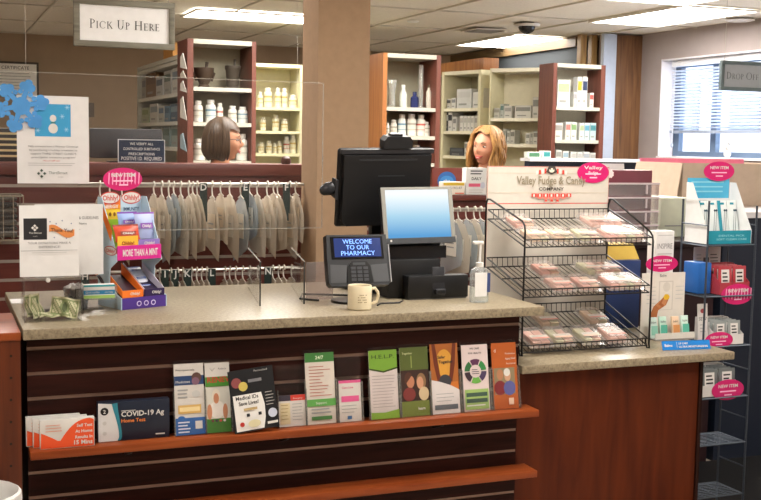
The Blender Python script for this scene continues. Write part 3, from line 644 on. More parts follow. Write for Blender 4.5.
# drawer unit with maroon back and clear drawers
a = P(606, 170, Y=4.62); b = P(650, 235, Y=4.62); zd = 1.1456
t = thing('drawer_unit', 'maroon storage unit with clear drawers right of the fudge header', 'drawer unit', ((a.x+b.x)/2, 4.7, zd))
MAR = C('#7a3844', rough=.45); H_ = a.z-zd; x0, x1 = a.x-.03, b.x
B(x0, x1, 4.62, 4.8, zd, zd+H_, MAR, .003).build('cabinet', t)
for k in range(4):
    z0 = zd+.012+k*H_*.2; d = MB(); d.box(x0+.008, x1+.012, 4.575, 4.619, z0, z0+H_*.18, SMOKE, .002); d.box(x0+.006, x1+.014, 4.572, 4.576, z0+H_*.165, z0+H_*.19, C('#d8c8cc', rough=.3)); dd = d.build('drawer', t)
    B(x1-.07, x1-.062, 4.565, 4.5715, z0+.01, z0+H_*.16, C('#cfc0c4')).build('pull_bar', dd)
g = MB(face_cam((x0+.06, 4.7, zd+H_+.0006), lean=.2)); g.box(0, .13, 0, .03, -.0015, .0, PAPER); g.solo('paper_sheet', 'white paper sheet standing on the maroon drawer unit', 'paper')
# white cup and pink-red box
p = P(652, 205, Y=4.95)
MB().lathe([(0, 0), (.028, 0), (.04, .12), (.037, .12), (.026, .006), (0, .006)], (p.x+.03, 5.12, 1.1956), 18, WHITE).solo('cup', 'white paper cup behind the maroon drawer unit', 'cup')
B(p.x-.03, p.x+.07, 5.07, 5.17, 1.1456, 1.195, C('#b8344e')).solo('small_box', 'red box under the white cup behind the drawers', 'box')
# green-white carton
a = P(661, 198, Y=4.72); b = P(684, 228, Y=4.72)
g = MB(); g.box(a.x, 3.64, 4.72, 5.05, 1.1456, a.z, C('#c9cdb8', rough=.7), .003); g.box(a.x+.03, a.x+.14, 4.716, 4.7195, 1.2, 1.206, GREY)
g.solo('carton', 'pale green-white carton beside the large cardboard box', 'box')
# navy drop-off counter and cardboard box
t = thing('dropoff_counter', 'navy drop-off counter with white top at the right edge', 'counter', (4.6, 5.0, 0))
zc = P(752, 212, Y=4.55).z
B(3.70, 5.6, 4.55, 5.5, 0, zc-.03, NAVY).build('cabinet', t); B(3.69, 5.62, 4.53, 5.55, zc-.0295, zc, PLW).build('counter_top', t)
KR = mat('#bda995', .8, noise=.05, scale=20)
a = P(678, 161, Y=5.0); b = P(790, 165, Y=5.0)
t = thing('cardboard_box', 'large open cardboard box with pink flap below the window', 'box', ((a.x+b.x)/2, 5.1, zc))
zt = a.z-.01
g = MB(); X0, X1, Y0, Y1 = a.x+.02, b.x, 4.98, 5.4
for q in ((X0, X1, Y0, Y0+.006), (X0, X1, Y1-.006, Y1), (X0, X0+.006, Y0+.006, Y1-.006), (X1-.006, X1, Y0+.006, Y1-.006)): g.box(*q, zc+.0005, zt, KR)
g.box(X0+.006, X1-.006, Y0+.006, Y1-.006, zc+.0005, zc+.006, KR); g.build('carton_body', t)
B(X0+.007, X1-.007, Y1-.02, Y1-.007, zt-.03, zt+.02, C('#e27a9c')).build('pink_lining', t)
g = MB(); g.hexa([(X0-.0005, Y0, zt), (X0-.0005, Y1, zt), (X0-.005, Y1, zt), (X0-.005, Y0, zt)], [(X0-.05, Y0-.02, zt-.2), (X0-.05, Y1, zt-.2), (X0-.055, Y1, zt-.2), (X0-.055, Y0-.02, zt-.2)], KR); g.build('flap', t)
# ================================================================ MAIN COUNTER
SY = 3.45
t = thing('service_counter', 'dark mahogany slat-front service counter base', 'counter', (1.1, 3.85, 0))
zg = P(150, 343, Y=SY).z; grooves = [zg-.0765*k for k in range(12)]
B(.258, 1.93, SY+.02, 4.2, 0, 1.0025, W_MAHOG).build('cabinet_body', t)
g = MB(); zz = [1.0025]+[z for z in grooves if z > .02]+[0.0]
for k in range(len(zz)-1):
    top = zz[k]-(0 if k == 0 else .006); bot = zz[k+1]+(.006 if k < len(zz)-2 else 0)
    g.box(.257, 1.931, SY, SY+.0195, bot, top, W_SLAT)
g.build('slat_panel', t)
GRV = C('#8d7468', rough=.35, metal=.5)
for z in grooves:
    if z > .02: B(.257, 1.931, SY+.005, SY+.0195, z-.0055, z+.0055, GRV).build('groove_rail', t)
MB().box(.243, 2.0, 3.395, 4.25, 1.003, 1.035, LAM, .003).solo('countertop', 'speckled beige laminate countertop of the main counter', 'countertop')
for z, lab in ((.676, 'orange-brown slatwall shelf board holding the brochures'), (.458, 'lower orange-brown slatwall shelf board, empty')):
    t = thing('slatwall_shelf', lab, 'shelf', (1.1, SY, z))
    B(.256, 1.966, 3.352, SY-.0015, z-.024, z, W_SHELF, .002).build('board', t)
    for x in (.55, 1.05, 1.6):
        g = MB(fr((x, SY-.001, z-.0245), (0, -1, 0), (0, 0, 1))); g.prism([(0, 0), (.08, 0), (.08, -.008), (.015, -.03), (0, -.03)], -.006, .006, C('#1a1412')); g.build('bracket', t)
t = thing('low_counter', 'dark wood lower counter base on the right', 'counter', (2.34, 3.85, 0))
B(1.934, 2.735, 3.47, 4.2, 0, .7895, W_MAHOGL).build('cabinet_body', t); B(2.7355, 2.75, 3.462, 4.2, 0, .7895, W_MAHOG).build('end_panel', t)
MB().box(1.934, 2.866, 3.425, 4.3, .79, .82, LAM, .003).solo('countertop', 'speckled beige top of the lower counter under the fudge rack', 'countertop')
# left wooden cabinet + bin
t = thing('wooden_cabinet', 'orange-brown wooden cabinet end with peg holes at left edge', 'cabinet', (0, 3.5, 0))
zc_ = P(8, 331, Y=3.44).z
B(-.4, .236, 3.41, 3.8, 0, zc_-.025, wood('cab_end', '#4c2110', '#662f16', 'Z', 9, .35)).build('end_panel', t)
B(-.4, .238, 3.405, 3.8, zc_-.0248, zc_, W_SHELF, .002).build('top_board', t)
g = MB()
for k in range(9):
    p = P(11, 356+k*22, Y=3.41)
    g.M = face_cam((p.x, 3.41, p.z)); g.ell(0, 0, .004, .004, C('#1c0f08')); g.k = 0
g.build('peg_holes', t)
p = P(2, 497, Y=3.2)
t = thing('waste_bin', 'bin with white liner in front of the wooden cabinet end', 'bin', (p.x-.1, 3.27, 0))
MB().lathe([(0, 0), (.1, 0), (.125, p.z-.03), (.12, p.z-.03), (.095, .01), (0, .01)], (p.x-.07, 3.27, 0), 20, C('#3a3a3c')).build('body', t)
MB().lathe([(.126, p.z-.12), (.129, p.z-.03), (.127, p.z-.005), (.12, p.z), (.114, p.z-.02), (.11, p.z-.2)], (p.x-.07, 3.27, 0), 20, C('#e6e4e0')).build('liner', t)
# ---------------------------------------------------------------- items on the slatwall shelf
ZS = .6762
def card(name, label, cat, px0, px1, pyt, pyb, yb, lean, draw, base='#d2ccc5', th=.002, roll=0., group=None, holder=None, hlabel=None, dz=.0012):
    x0 = P(px0, pyb, Y=yb).x; x1 = P(px1, pyb, Y=yb).x; W_ = x1-x0
    y = yb
    for _ in range(4):
        z = P((px0+px1)/2, pyt, Y=y).z; H_ = (z-ZS-dz)/math.cos(lean); y = yb+H_*math.sin(lean)
    g = MB(face_cam((x0, yb, ZS+dz), lean, roll=roll)); g.base = 0; g.box(0, W_, 0, H_, -th, 0, C(base, rough=.5)); g.lay = .00025
    draw(g, W_, H_); g.solo(name, label, cat, group)
    if holder is not None:
        hb = ZS+.0002; hw = .004
        Hh = holder if holder > 0 else H_+.012
        t = thing('brochure_holder', hlabel, 'holder', (x0+W_/2, yb, hb))
        M_ = face_cam((x0-hw, yb, hb), lean)
        MB(M_).box(0, W_+2*hw, .0, Hh, -th-.006, -th-.004, ACR).build('back_sheet', t)
        g = MB(M_); g.box(0, W_+2*hw, 0, .055, .010, .012, ACR); g.box(0, .0015, 0, Hh*.6, -th-.0035, .0095, ACE); g.box(W_+2*hw-.0015, W_+2*hw, 0, Hh*.6, -th-.0035, .0095, ACE); g.build('front_pocket', t)
def f_box(g, W, H, n=.02): pass
# orange test boxes
OR = C('#e8562a', rough=.45); 
for k in range(3):
    x0 = P(40, 449, Y=3.375).x-.018*k; x1 = P(94.5, 449, Y=3.375).x; W_ = x1-x0-.018*k; y = 3.372+.0235*k; H_ = P(66, 419, Y=3.372).z-ZS
    g = MB(face_cam((x0, y, ZS+.0004))); g.box(0, W_, 0, H_, -.021, 0, C('#d6d2cc', rough=.4), .001); g.base = .0002
    g.poly([(.002, .002), (W_-.002, .002), (W_-.002, H_*.93)]+[(W_*(.92-.55*j/10), H_*(.98-.72*(j/10)**2.3)) for j in range(11)]+[(W_*(.36-.34*j/8), H_*(.2+.36*(j/8)**.8)) for j in range(1, 9)], OR)
    for j, s in enumerate(('Self Test', 'At Home', 'Results In', '15 Mins')):
        g.text(s, W_*.96, H_*(.7-.2*j), (.009, .009, .009, .0125)[j], WHITE, 'R', True)
    g.lines(W_*.1, W_*.42, H_*.8, 3, H_*.1, C('#d88a6a'), .002)
    g.solo('test_kit_box', ('frontmost orange and white self test box at shelf left', 'middle orange and white self test box, behind the front one', 'rearmost orange and white self test box against the slatwall')[k], 'box')
x0 = P(98, 439, Y=3.40).x; x1 = P(169.5, 432, Y=3.40).x; W_ = x1-x0; H_ = P(134, 401, Y=3.40).z-ZS
g = MB(face_cam((x0, 3.40, ZS+.0004))); g.box(0, W_, 0, H_, -.03, 0, C('#1a2233', rough=.4), .001); g.base = .0002
g.poly([(.001, .001), (W_*.27, .001)]+[(W_*(.29-.1*math.sin(j/8*PI*.5)*(j/8)), H_*(.1+.86*j/8)) for j in range(9)]+[(.001, H_-.001)], C('#d5d3d2'))
g.poly([(W_*.27, .002), (W_*.31, .002)]+[(W_*(.33-.09*math.sin(j/8*PI*.5)*(j/8)+.03*(j/8)**3), H_*(.1+.88*j/8)) for j in range(9)]+[(W_*(.29-.1*math.sin(j/8*PI*.5)*(j/8)), H_*(.1+.86*j/8)) for j in range(8, -1, -1)], C('#2d7f90'))
g.ell(W_*.09, H_*.78, .012, .012, BLACK); g.text('2', W_*.09, H_*.73, .011, WHITE, bold=True); g.ell(W_*.09, H_*.48, .006, .006, LGREY); g.ell(W_*.09, H_*.22, .006, .006, LGREY)
g.text('COVID-19 Ag', W_*.32, H_*.62, .0155, WHITE, 'L', True); g.text('Home Test', W_*.32, H_*.47, .011, C('#e0803c'), 'L', True); g.rect(W_*.32, H_*.76, W_*.52, H_*.78, LGREY); g.lines(W_*.8, W_*.95, H_*.1, 1, .01, LGREY)
g.solo('test_kit_box', 'dark navy COVID-19 home test box beside the orange boxes', 'box')
NV = C('#27406a'); BL = C('#2a62a8'); GN = C('#468530'); LGN = C('#a8cf5a'); DG = C('#4a6a2a'); TAN = C('#cfa860'); SKIN = C('#c98a68'); RED = C('#b8352e'); PINK = C('#d65a8c')
def d_a(g, W, H):
    g.rect(0, H*.70, W, H*.83, NV); g.text('Medicines', W*.05, H*.73, .008, WHITE, 'L'); g.text('Prescription help', W*.06, H*.9, .006, INK, 'L')
    g.ell(W*.76, H*.8, W*.17, W*.17, C('#5a4038')); g.ell(W*.72, H*.75, W*.13, W*.13, C('#7c5a6c')); g.lines(W*.1, W*.5, H*.62, 3, H*.05, GREY); g.ell(W*.72, H*.57, W*.14, H*.05, LGREY)
    g.rect(W*.1, H*.3, W*.88, H*.42, TAN); g.rect(W*.15, H*.33, W*.83, H*.39, C('#e6cf98')); g.rect(0, 0, W, H*.24, BL); g.ell(W*.2, H*.24, W*.12, H*.03, BL); g.lines(W*.08, W*.5, H*.17, 4, H*.045, C('#dfe8f4')); g.rect(W*.66, H*.08, W*.9, H*.19, WHITE)
card('brochure', 'white and blue medicine brochure at the left end of the row', 'brochure', 176, 205.5, 363.5, 430.5, 3.400, .17, d_a, holder=0, hlabel='clear holder of the white and blue medicine brochure')
def d_b(g, W, H):
    g.rect(0, H*.1, W, H*.2, GN); g.rect(0, 0, W, H*.12, GN); g.rect(W*.02, H*.2, W*.98, H*.66, C('#d8d4c8'))
    g.ell(W*.45, H*.33, W*.3, H*.13, C('#efe8e0')); g.ell(W*.14, H*.3, W*.1, H*.11, SKIN); g.ell(W*.78, H*.3, W*.1, H*.11, SKIN)
    g.ell(W*.42, H*.52, W*.17, H*.105, C('#e6dcc8')); g.ell(W*.42, H*.49, W*.11, H*.075, SKIN)
    g.rect(0, H*.66, W, H*.8, GN); g.text('RENEW', W*.08, H*.72, .017, RED, 'L', True); g.tube([(W*.2, H*.93, .0005), (W*.3, H*.88, .0005), (W*.4, H*.93, .0005)], .0006, 4, GREY); g.text('Reduce', W*.7, H*.9, .006, INK)
    for j in range(4): g.ell(W*(.25+.16*j), H*.17, W*.055, W*.05, (C('#7a3040'), C('#4a3050'), C('#c04a3a'), C('#d8d8d0'))[j])
card('brochure', 'green brochure with photo of a woman in white top', 'brochure', 207, 231.5, 362.5, 427, 3.400, .17, d_b, holder=0, hlabel='clear holder of the green brochure with a woman')
def d_c(g, W, H):
    g.rect(0, 0, W, H, C('#17181c')); g.poly([(W*.05, H*.02), (W*.66, H*.02), (W*.72, H*.2), (W*.73, H*.4), (W*.68, H*.6), (W*.05, H*.6)], C('#e8e6e2'))
    g.text('Medical IDs', W*.36, H*.52, .0115, INK, bold=True, w=W*.5); g.text('Save Lives!', W*.38, H*.43, .0115, INK, bold=True, w=W*.44)
    g.ell(W*.16, H*.8, W*.11, W*.11, C('#8c4a4a')); g.ell(W*.3, H*.73, W*.1, W*.1, C('#c9b45c')); g.rect(W*.42, H*.78, W*.72, H*.83, C('#7c7c80')); g.text('Personalized', W*.72, H*.94, .006, LGREY)
    g.ell(W*.88, H*.24, W*.1, W*.1, C('#c9cfe0')); g.lines(W*.76, W*.95, H*.58, 5, H*.05, LGREY, .0018); g.rect(W*.74, H*.07, W*.97, H*.11, WHITE)
    g.rect(W*.25, H*.34, W*.55, H*.38, C('#b9a070')); g.rect(W*.3, H*.24, W*.37, H*.29, INK); g.rect(W*.56, H*.24, W*.63, H*.29, INK); g.ell(W*.18, H*.13, W*.05, W*.05, RED); g.ell(W*.45, H*.12, W*.14, H*.06, C('#d8cfa8'))
card('pamphlet', 'large black medical ID pamphlet tilted in front of the brochures', 'pamphlet', 235, 280, 370, 431.5, 3.362, .12, d_c, base='#1a1a1e', roll=.1, dz=.0015)
def d_d(g, W, H):
    g.rect(0, H*.82, W*.45, H, C('#3a3440')); g.rect(W*.45, H*.82, W, H, C('#c83a2e')); g.text('Emergency', W*.72, H*.87, .005, WHITE); g.rect(W*.04, H*.08, W*.42, H*.76, C('#d8c8a0')); g.lines(W*.5, W*.94, H*.7, 6, H*.1, GREY, .002); g.lines(W*.08, W*.38, H*.68, 5, H*.11, C('#a08a60'), .002)
card('leaflet', 'short white leaflet with red and black header in clear holder', 'leaflet', 279.5, 306, 395, 423.5, 3.400, .15, d_d, holder=.2, hlabel='tall clear holder of the short red-headed leaflet')
def d_e(g, W, H):
    g.rect(0, H*.87, W, H, C('#3f7a3c')); g.text('24/7', W*.5, H*.91, .011, C('#d8e8c8'), bold=True); g.lines(W*.12, W*.88, H*.8, 10, H*.045, C('#b06a5c'), .0025, .5); g.rect(0, H*.25, W, H*.35, C('#5a9a4a')); g.text('Support', W*.5, H*.28, .008, WHITE); g.lines(W*.15, W*.85, H*.2, 2, H*.05, GREY); g.rect(W*.15, H*.06, W*.85, H*.11, C('#3f7a3c'))
card('brochure', 'white brochure headed 24/7 with green bands', 'brochure', 307.5, 336.5, 352.5, 417.5, 3.400, .17, d_e, holder=0, hlabel='clear holder of the 24/7 brochure', base='#d6cdc2')
def d_f(g, W, H): g.rect(0, H*.93, W, H, PINK); g.text('Care Line', W*.4, H*.8, .007, C('#c04a70'), 'C', True); g.rect(W*.1, H*.48, W*.9, H*.62, PINK); g.lines(W*.1, W*.8, H*.38, 3, H*.08, GREY, .002); g.rect(W*.35, H*.06, W*.55, H*.14, C('#3a6a9a'))
card('leaflet', 'short white and pink leaflet in tall clear holder', 'leaflet', 340, 362, 380, 414.5, 3.400, .15, d_f, holder=.22, hlabel='tall clear holder of the short pink leaflet')
def d_g(g, W, H):
    g.poly([(0, H*.72), (W*.5, H*.67), (W, H*.72), (W, H), (0, H)], C('#77a238')); g.poly([(0, H*.72), (W*.5, H*.67), (W, H*.72), (W, H*.745), (W*.5, H*.695), (0, H*.745)], C('#3a4a1c')); g.text('H.E.L.P.', W*.5, H*.88, .0125, C('#26341a'), w=W*.8); g.lines(W*.08, W*.92, H*.62, 11, H*.045, C('#a89a98'), .002, .2); g.poly([(0, 0), (W, 0), (W, H*.13), (W*.5, H*.09), (0, H*.1)], C('#84ab38'))
card('brochure', 'green and white brochure headed H.E.L.P.', 'brochure', 371.5, 399.5, 350, 411.5, 3.400, .17, d_g, holder=0, hlabel='clear holder of the H.E.L.P. brochure', base='#d3c7c3')
def d_h(g, W, H):
    g.rect(0, 0, W, H, C('#6e7a32')); g.rect(0, H*.66, W, H, C('#55602c')); g.text('Together', W*.08, H*.9, .007, C('#dfe0b0'), 'L'); g.rect(W*.38, H*.7, W*.42, H*.88, C('#8a9650')); g.rect(0, H*.22, W, H*.67, C('#3a2620'))
    g.ell(W*.34, H*.5, W*.14, H*.09, C('#b57a5c')); g.ell(W*.28, H*.54, W*.15, H*.1, C('#4c2e22'), a0=.6, a1=3.9); g.ell(W*.72, H*.5, W*.17, H*.12, C('#8a6a4a')); g.ell(W*.68, H*.48, W*.12, H*.09, C('#c99474')); g.ell(W*.28, H*.32, W*.22, H*.1, C('#7a3430')); g.ell(W*.8, H*.32, W*.18, H*.1, C('#c8b08c')); g.text('learn', W*.7, H*.09, .009, WHITE, bold=True)
card('brochure', 'olive brochure with photo of two people close together', 'brochure', 402.5, 430.5, 347, 409.5, 3.400, .17, d_h, holder=0, hlabel='clear holder of the olive photo brochure')
def d_i(g, W, H):
    g.rect(0, H*.45, W, H, C('#a9622c')); g.ell(W*.5, H*.72, W*.3, H*.2, C('#d69a3c')); g.poly([(W*.06, H), (W*.18, H), (W*.3, H*.66), (W*.36, H*.45), (W*.24, H*.45), (W*.12, H*.7)], C('#6a2e1a')); g.poly([(W*.94, H), (W*.82, H), (W*.7, H*.66), (W*.64, H*.45), (W*.76, H*.45), (W*.88, H*.7)], C('#6a2e1a')); g.ell(W*.5, H*.46, W*.22, H*.1, C('#3a3a40'))
    g.text('Safer', W*.4, H*.79, .01, INK, bold=True); g.text('Together', W*.55, H*.72, .01, INK, bold=True); g.poly([(0, H*.49), (W*.3, H*.46), (W*.7, H*.4), (W, H*.33), (W, 0), (0, 0)], C('#d6cecb')); g.lines(W*.15, W*.85, H*.28, 3, H*.05, GREY, .002); g.rect(W*.08, H*.06, W*.92, H*.13, C('#5a6066'))
card('brochure', 'orange brochure with raised hands picture and white lower half', 'brochure', 433, 460.5, 343.5, 407, 3.400, .17, d_i, holder=0, hlabel='clear holder of the raised hands brochure', base='#c8722c')
def d_j(g, W, H):
    g.text('WE CARE', W*.5, H*.93, .006, INK, bold=True); g.text('FOR HEALTH', W*.5, H*.86, .006, INK, bold=True)
    cs = ['#3a8a4a', '#5c3050', '#2f6a3c', '#3a2a34', '#6aa84a', '#4a3a5a']
    for j in range(6): g.ring(W*.5, H*.6, W*.22, W*.42, C(cs[j]), j*PI/3+.08, (j+1)*PI/3-.04, 6)
    g.lines(W*.36, W*.64, H*.62, 3, H*.03, INK, .002); g.rect(W*.05, H*.03, W*.95, H*.33, C('#9ab86a')); g.rect(W*.1, H*.22, W*.9, H*.28, C('#40584a')); g.rect(W*.1, H*.13, W*.9, H*.19, C('#40584a')); g.lines(W*.1, W*.85, H*.08, 1, .01, WHITE)
card('brochure', 'pale brochure with green and purple wheel chart', 'brochure', 464.5, 490.5, 344.5, 404.5, 3.400, .17, d_j, holder=0, hlabel='clear holder of the wheel chart brochure', base='#dccac8')
def d_k(g, W, H):
    g.rect(0, 0, W, H, C('#b55a22')); g.rect(W*.06, H*.22, W*.9, H*.62, C('#8a7a5c')); g.ell(W*.3, H*.52, W*.13, H*.085, C('#b07a58')); g.ell(W*.6, H*.5, W*.13, H*.085, C('#c89a7c')); g.ell(W*.58, H*.55, W*.13, H*.06, C('#d8d4cc')); g.ell(W*.28, H*.32, W*.24, H*.11, C('#7a2c30')); g.ell(W*.66, H*.31, W*.24, H*.11, C('#5a5c94'))
    for j in range(3): g.text(('Vaccination', 'Saving Life', 'Protecting'), 0, 0, .005, WHITE) if 0 else g.text(('Medication', 'Aging Well', 'Assistance')[j], W*.94, H*(.82-.075*j), .0062, WHITE, 'R')
    g.text('d', W*.12, H*.86, .012, WHITE); g.rect(W*.6, H*.06, W*.8, H*.16, C('#e8c8b0'))
card('brochure', 'orange brochure with photo of an older couple at the row\'s right end', 'brochure', 494.5, 519, 342.5, 402.5, 3.400, .17, d_k, holder=0, hlabel='clear holder of the orange older couple brochure', base='#cf6420')
#@@PART2
# ================================================================ COUNTERTOP ITEMS
ZC = 1.0354
def zy(px, py, y): return P(px, py, Y=y).z
# sneeze guard
GY = 3.95
a = P(-12, 71, Y=GY); b = P(323, 84, Y=GY); zb_ = zy(200, 229, GY)
t = thing('sneeze_guard', 'large clear acrylic sneeze guard hanging above the left counter', 'screen', ((a.x+b.x)/2, GY, zb_))
B(a.x, b.x, GY-.002, GY+.002, zb_, a.z, ACR).build('acrylic_sheet', t)
g = MB(); g.box(a.x, b.x, GY-.0022, GY+.0022, zb_-.003, zb_-.0001, ACE); g.box(a.x, b.x, GY-.0022, GY+.0022, a.z+.0001, a.z+.003, ACE); g.box(b.x+.0001, b.x+.003, GY-.0022, GY+.0022, zb_, a.z, ACE); g.build('polished_edge', t)
for x in (a.x+.12, b.x-.1): MB().tube([(x, GY, a.z), (x, GY, CZ)], .0005, 5, C('#cfcac0')).build('hanging_wire', t)
# flyer
FY = GY-.0045
p0 = P(17.5, 183.5, Y=FY); p1 = P(88.5, 97, Y=FY); W_, H_ = p1.x-p0.x, p1.z-p0.z
g = MB(face_cam((p0.x, FY, p0.z))); g.box(0, W_, 0, H_, -.0008, 0, PAPER); g.lay = .0002
fx = lambda px: (px-17.5)/71*W_; fyv = lambda py: (183.5-py)/86.5*H_
g.rect(fx(35), fyv(137), fx(70.5), fyv(105), C('#3f9fd0')); g.ell(fx(53), fyv(129), W_*.065, W_*.07, WHITE); g.ell(fx(53), fyv(119), W_*.045, W_*.05, WHITE); g.rect(fx(50.5), fyv(124), fx(55.5), fyv(122.5), C('#3f7f80'))
for (q, r) in ((38, 131), (66, 130), (67, 108), (39, 109), (62, 117)):
    for j in range(3): an = j*PI/3; cx, cy = fx(q), fyv(r); L = .008; g.poly([(cx-L*math.cos(an)-.0008*math.sin(an), cy-L*math.sin(an)+.0008*math.cos(an)), (cx-L*math.cos(an)+.0008*math.sin(an), cy-L*math.sin(an)-.0008*math.cos(an)), (cx+L*math.cos(an)+.0008*math.sin(an), cy+L*math.sin(an)-.0008*math.cos(an)), (cx+L*math.cos(an)-.0008*math.sin(an), cy+L*math.sin(an)+.0008*math.cos(an))], C('#a8d8ee'))
for s, y, w in (('Help someone have a Warmer Christmas', 147.5, 49), ('by purchasing a holiday ornament to', 151.2, 47), ("support THIRD STREET CLINIC'S", 154.8, 45), ('prescription assistance program!', 158.3, 43)):
    g.text(s, W_*.5, fyv(y), .0062, INK, w=w/71*W_)
g.text('Ask our staff how', W_*.47, fyv(161.5), .0052, C('#c0392b')); g.lines(fx(28), fx(77), fyv(163.5), 2, fyv(163)-fyv(165), GREY, .0012)
for (q, r) in ((41, 170.5), (44, 173.5), (41, 176.5), (38, 173.5)): g.poly([(fx(q)-.0055, fyv(r)), (fx(q), fyv(r)-.0055), (fx(q)+.0055, fyv(r)), (fx(q), fyv(r)+.0055)], C('#3a4a40'))
g.text('ThirdStreet', fx(48), fyv(174), .009, C('#4a5a50'), 'L'); g.text('CLINIC', fx(57), fyv(177.5), .004, GREY, 'L')
g.solo('flyer', 'white snowman flyer taped to the sneeze guard', 'flyer')
# snowflake
SFY = FY-.006; c = P(21, 106, Y=SFY); rpx = P(47, 106, Y=SFY).x-c.x
g = MB(face_cam((c.x, SFY, c.z))); sb = mat('#4f97d8', .5, noise=.2, scale=9); g.mi(sb)
g.prism([(rpx*.36*math.cos(2*PI*k/18), rpx*.36*math.sin(2*PI*k/18)) for k in range(18)], -.002, .002, sb)
M0 = g.M
for k in range(6):
    g.M = M0 @ Matrix.Rotation(k*PI/3+.2, 4, 'Z'); R = rpx
    g.prism([(R*.1, -R*.11), (R*.72, -R*.09), (R*.72, R*.09), (R*.1, R*.11)], -.0018, .0018, sb)
    for (u, v, r) in ((.8, .15, .17), (.8, -.15, .17), (.95, 0, .16), (.55, .2, .1), (.55, -.2, .1)):
        g.prism([(R*u+R*r*math.cos(2*PI*j/14), R*v+R*r*math.sin(2*PI*j/14)) for j in range(14)], -.0016-.0001*(u*3), .0016+.0001*(u*3), sb)
g.solo('snowflake_decoration', 'blue paper snowflake on the sneeze guard beside the flyer', 'decoration')
# second paper sign in holder
a = P(34.5, 276, Y=3.72); b = P(104, 204, Y=3.72)
t = thing('sign_holder', 'clear holder with plain white sheet behind the donation sign', 'sign holder', ((a.x+b.x)/2, 3.73, ZC))
g = MB(face_cam((a.x, 3.72, ZC))); W_ = b.x-a.x; H_ = b.z-ZC
g.box(0, W_, 0, H_, -.006, -.004, ACR); g.box(0, W_, 0, .002, -.07, -.0061, ACR); g.build('acrylic_stand', t)
g = MB(face_cam((a.x, 3.7255, ZC))); g.box(.003, W_-.003, a.z-ZC, H_, 0.0015, .0035, PAPER); g.base = .0036; g.lay = .0002; g.text('& GUIDELINES', W_*.64, H_*.86, .009, C('#3a3a3c'), 'L', w=W_*.28); g.text('Name', W_*.64, H_*.81, .007, C('#3a3a3c'), 'L'); g.text('o', W_*.64, H_*.76, .005, GREY, 'L'); g.build('paper_sheet', t)
# donation box
DY = 3.515
x0, x1 = P(24.5, 322, Y=DY).x, P(81.5, 320, Y=DY).x; zt = zy(50, 278, DY)
t = thing('donation_box', 'clear acrylic donation box with white thank you sign', 'donation box', ((x0+x1)/2, 3.58, ZC))
d1 = DY+.14; g = MB(); g.box(x0, x1, DY, DY+.003, ZC, zt, ACR); g.box(x0, x1, d1-.003, d1, ZC, zt, ACR); g.box(x0, x0+.003, DY+.003, d1-.003, ZC, zt, ACR); g.box(x1-.003, x1, DY+.003, d1-.003, ZC, zt, ACR); g.box(x0+.003, x1-.003, DY+.003, d1-.003, ZC, ZC+.003, ACR); g.build('box_walls', t)
g = MB(); g.box(x0-.004, x1+.004, DY-.004, d1+.004, zt+.0003, zt+.004, ACE)
for q in ((x0-.0005, x0+.0005), (x1-.0005, x1+.0005)): g.box(q[0], q[1], DY-.0008, DY-.0002, ZC, zt, ACE)
g.build('lid', t)
sy = DY-.006
a = P(20, 278.5, Y=sy); b = P(78.5, 206.5, Y=sy); W_, H_ = b.x-a.x, b.z-a.z
g = MB(face_cam((a.x, sy, a.z+.004))); g.box(0, W_, 0, H_, -.002, 0, PAPER); g.lay = .00025
fx = lambda px: (px-20)/58.5*W_; fyv = lambda py: (278.5-py)/72*H_
g.rect(fx(24), fyv(241), fx(47), fyv(219.5), C('#26262a'))
for (q, r) in ((35, 227), (37, 229), (35, 231), (33, 229)): g.poly([(fx(q)-.0045, fyv(r)), (fx(q), fyv(r)-.0045), (fx(q)+.0045, fyv(r)), (fx(q), fyv(r)+.0045)], WHITE)
g.text('ThirdStreet', fx(35.5), fyv(235), .0055, WHITE); g.text('CLINIC', fx(35.5), fyv(238), .003, LGREY)
n = 10; pts = [(fx(49+25*j/n), fyv(232-3*math.sin(j/n*PI*1.7+.8)+1.6*j/n)) for j in range(n+1)]
g.poly([(x, y-.010) for x, y in pts]+[(x, y+.010) for x, y in pts[::-1]], C('#dc8a4c')); g.text('Thank You!', fx(61.5), fyv(233.5), .0105, C('#4a2a1a'), bold=True, w=fx(72)-fx(50), rot=-.05)
for (q, r) in ((50, 223), (56, 225), (62, 222), (71, 225), (54, 239), (66, 240)): g.ell(fx(q), fyv(r), .0018, .0018, C('#3f5a8a'))
g.text('YOUR DONATIONS MAKE A', W_*.5, fyv(245.5), .0065, C('#3c3c40'), w=W_*.72); g.text('DIFFERENCE!', W_*.5, fyv(249.5), .0065, C('#3c3c40'), w=W_*.36); g.rect(fx(21), fyv(252.3), fx(77), fyv(251.8), GREY); g.rect(fx(32), fyv(254.4), fx(66), fyv(253.8), LGREY)
g.build('sign_card', t)
MB(face_cam(((P(48, 276, Y=sy)).x, sy-.001, zt-.006))).lathe([(0, 0), (.007, 0), (.006, .005), (0, .006)], n=14, m=WHITE).build('lock', t)
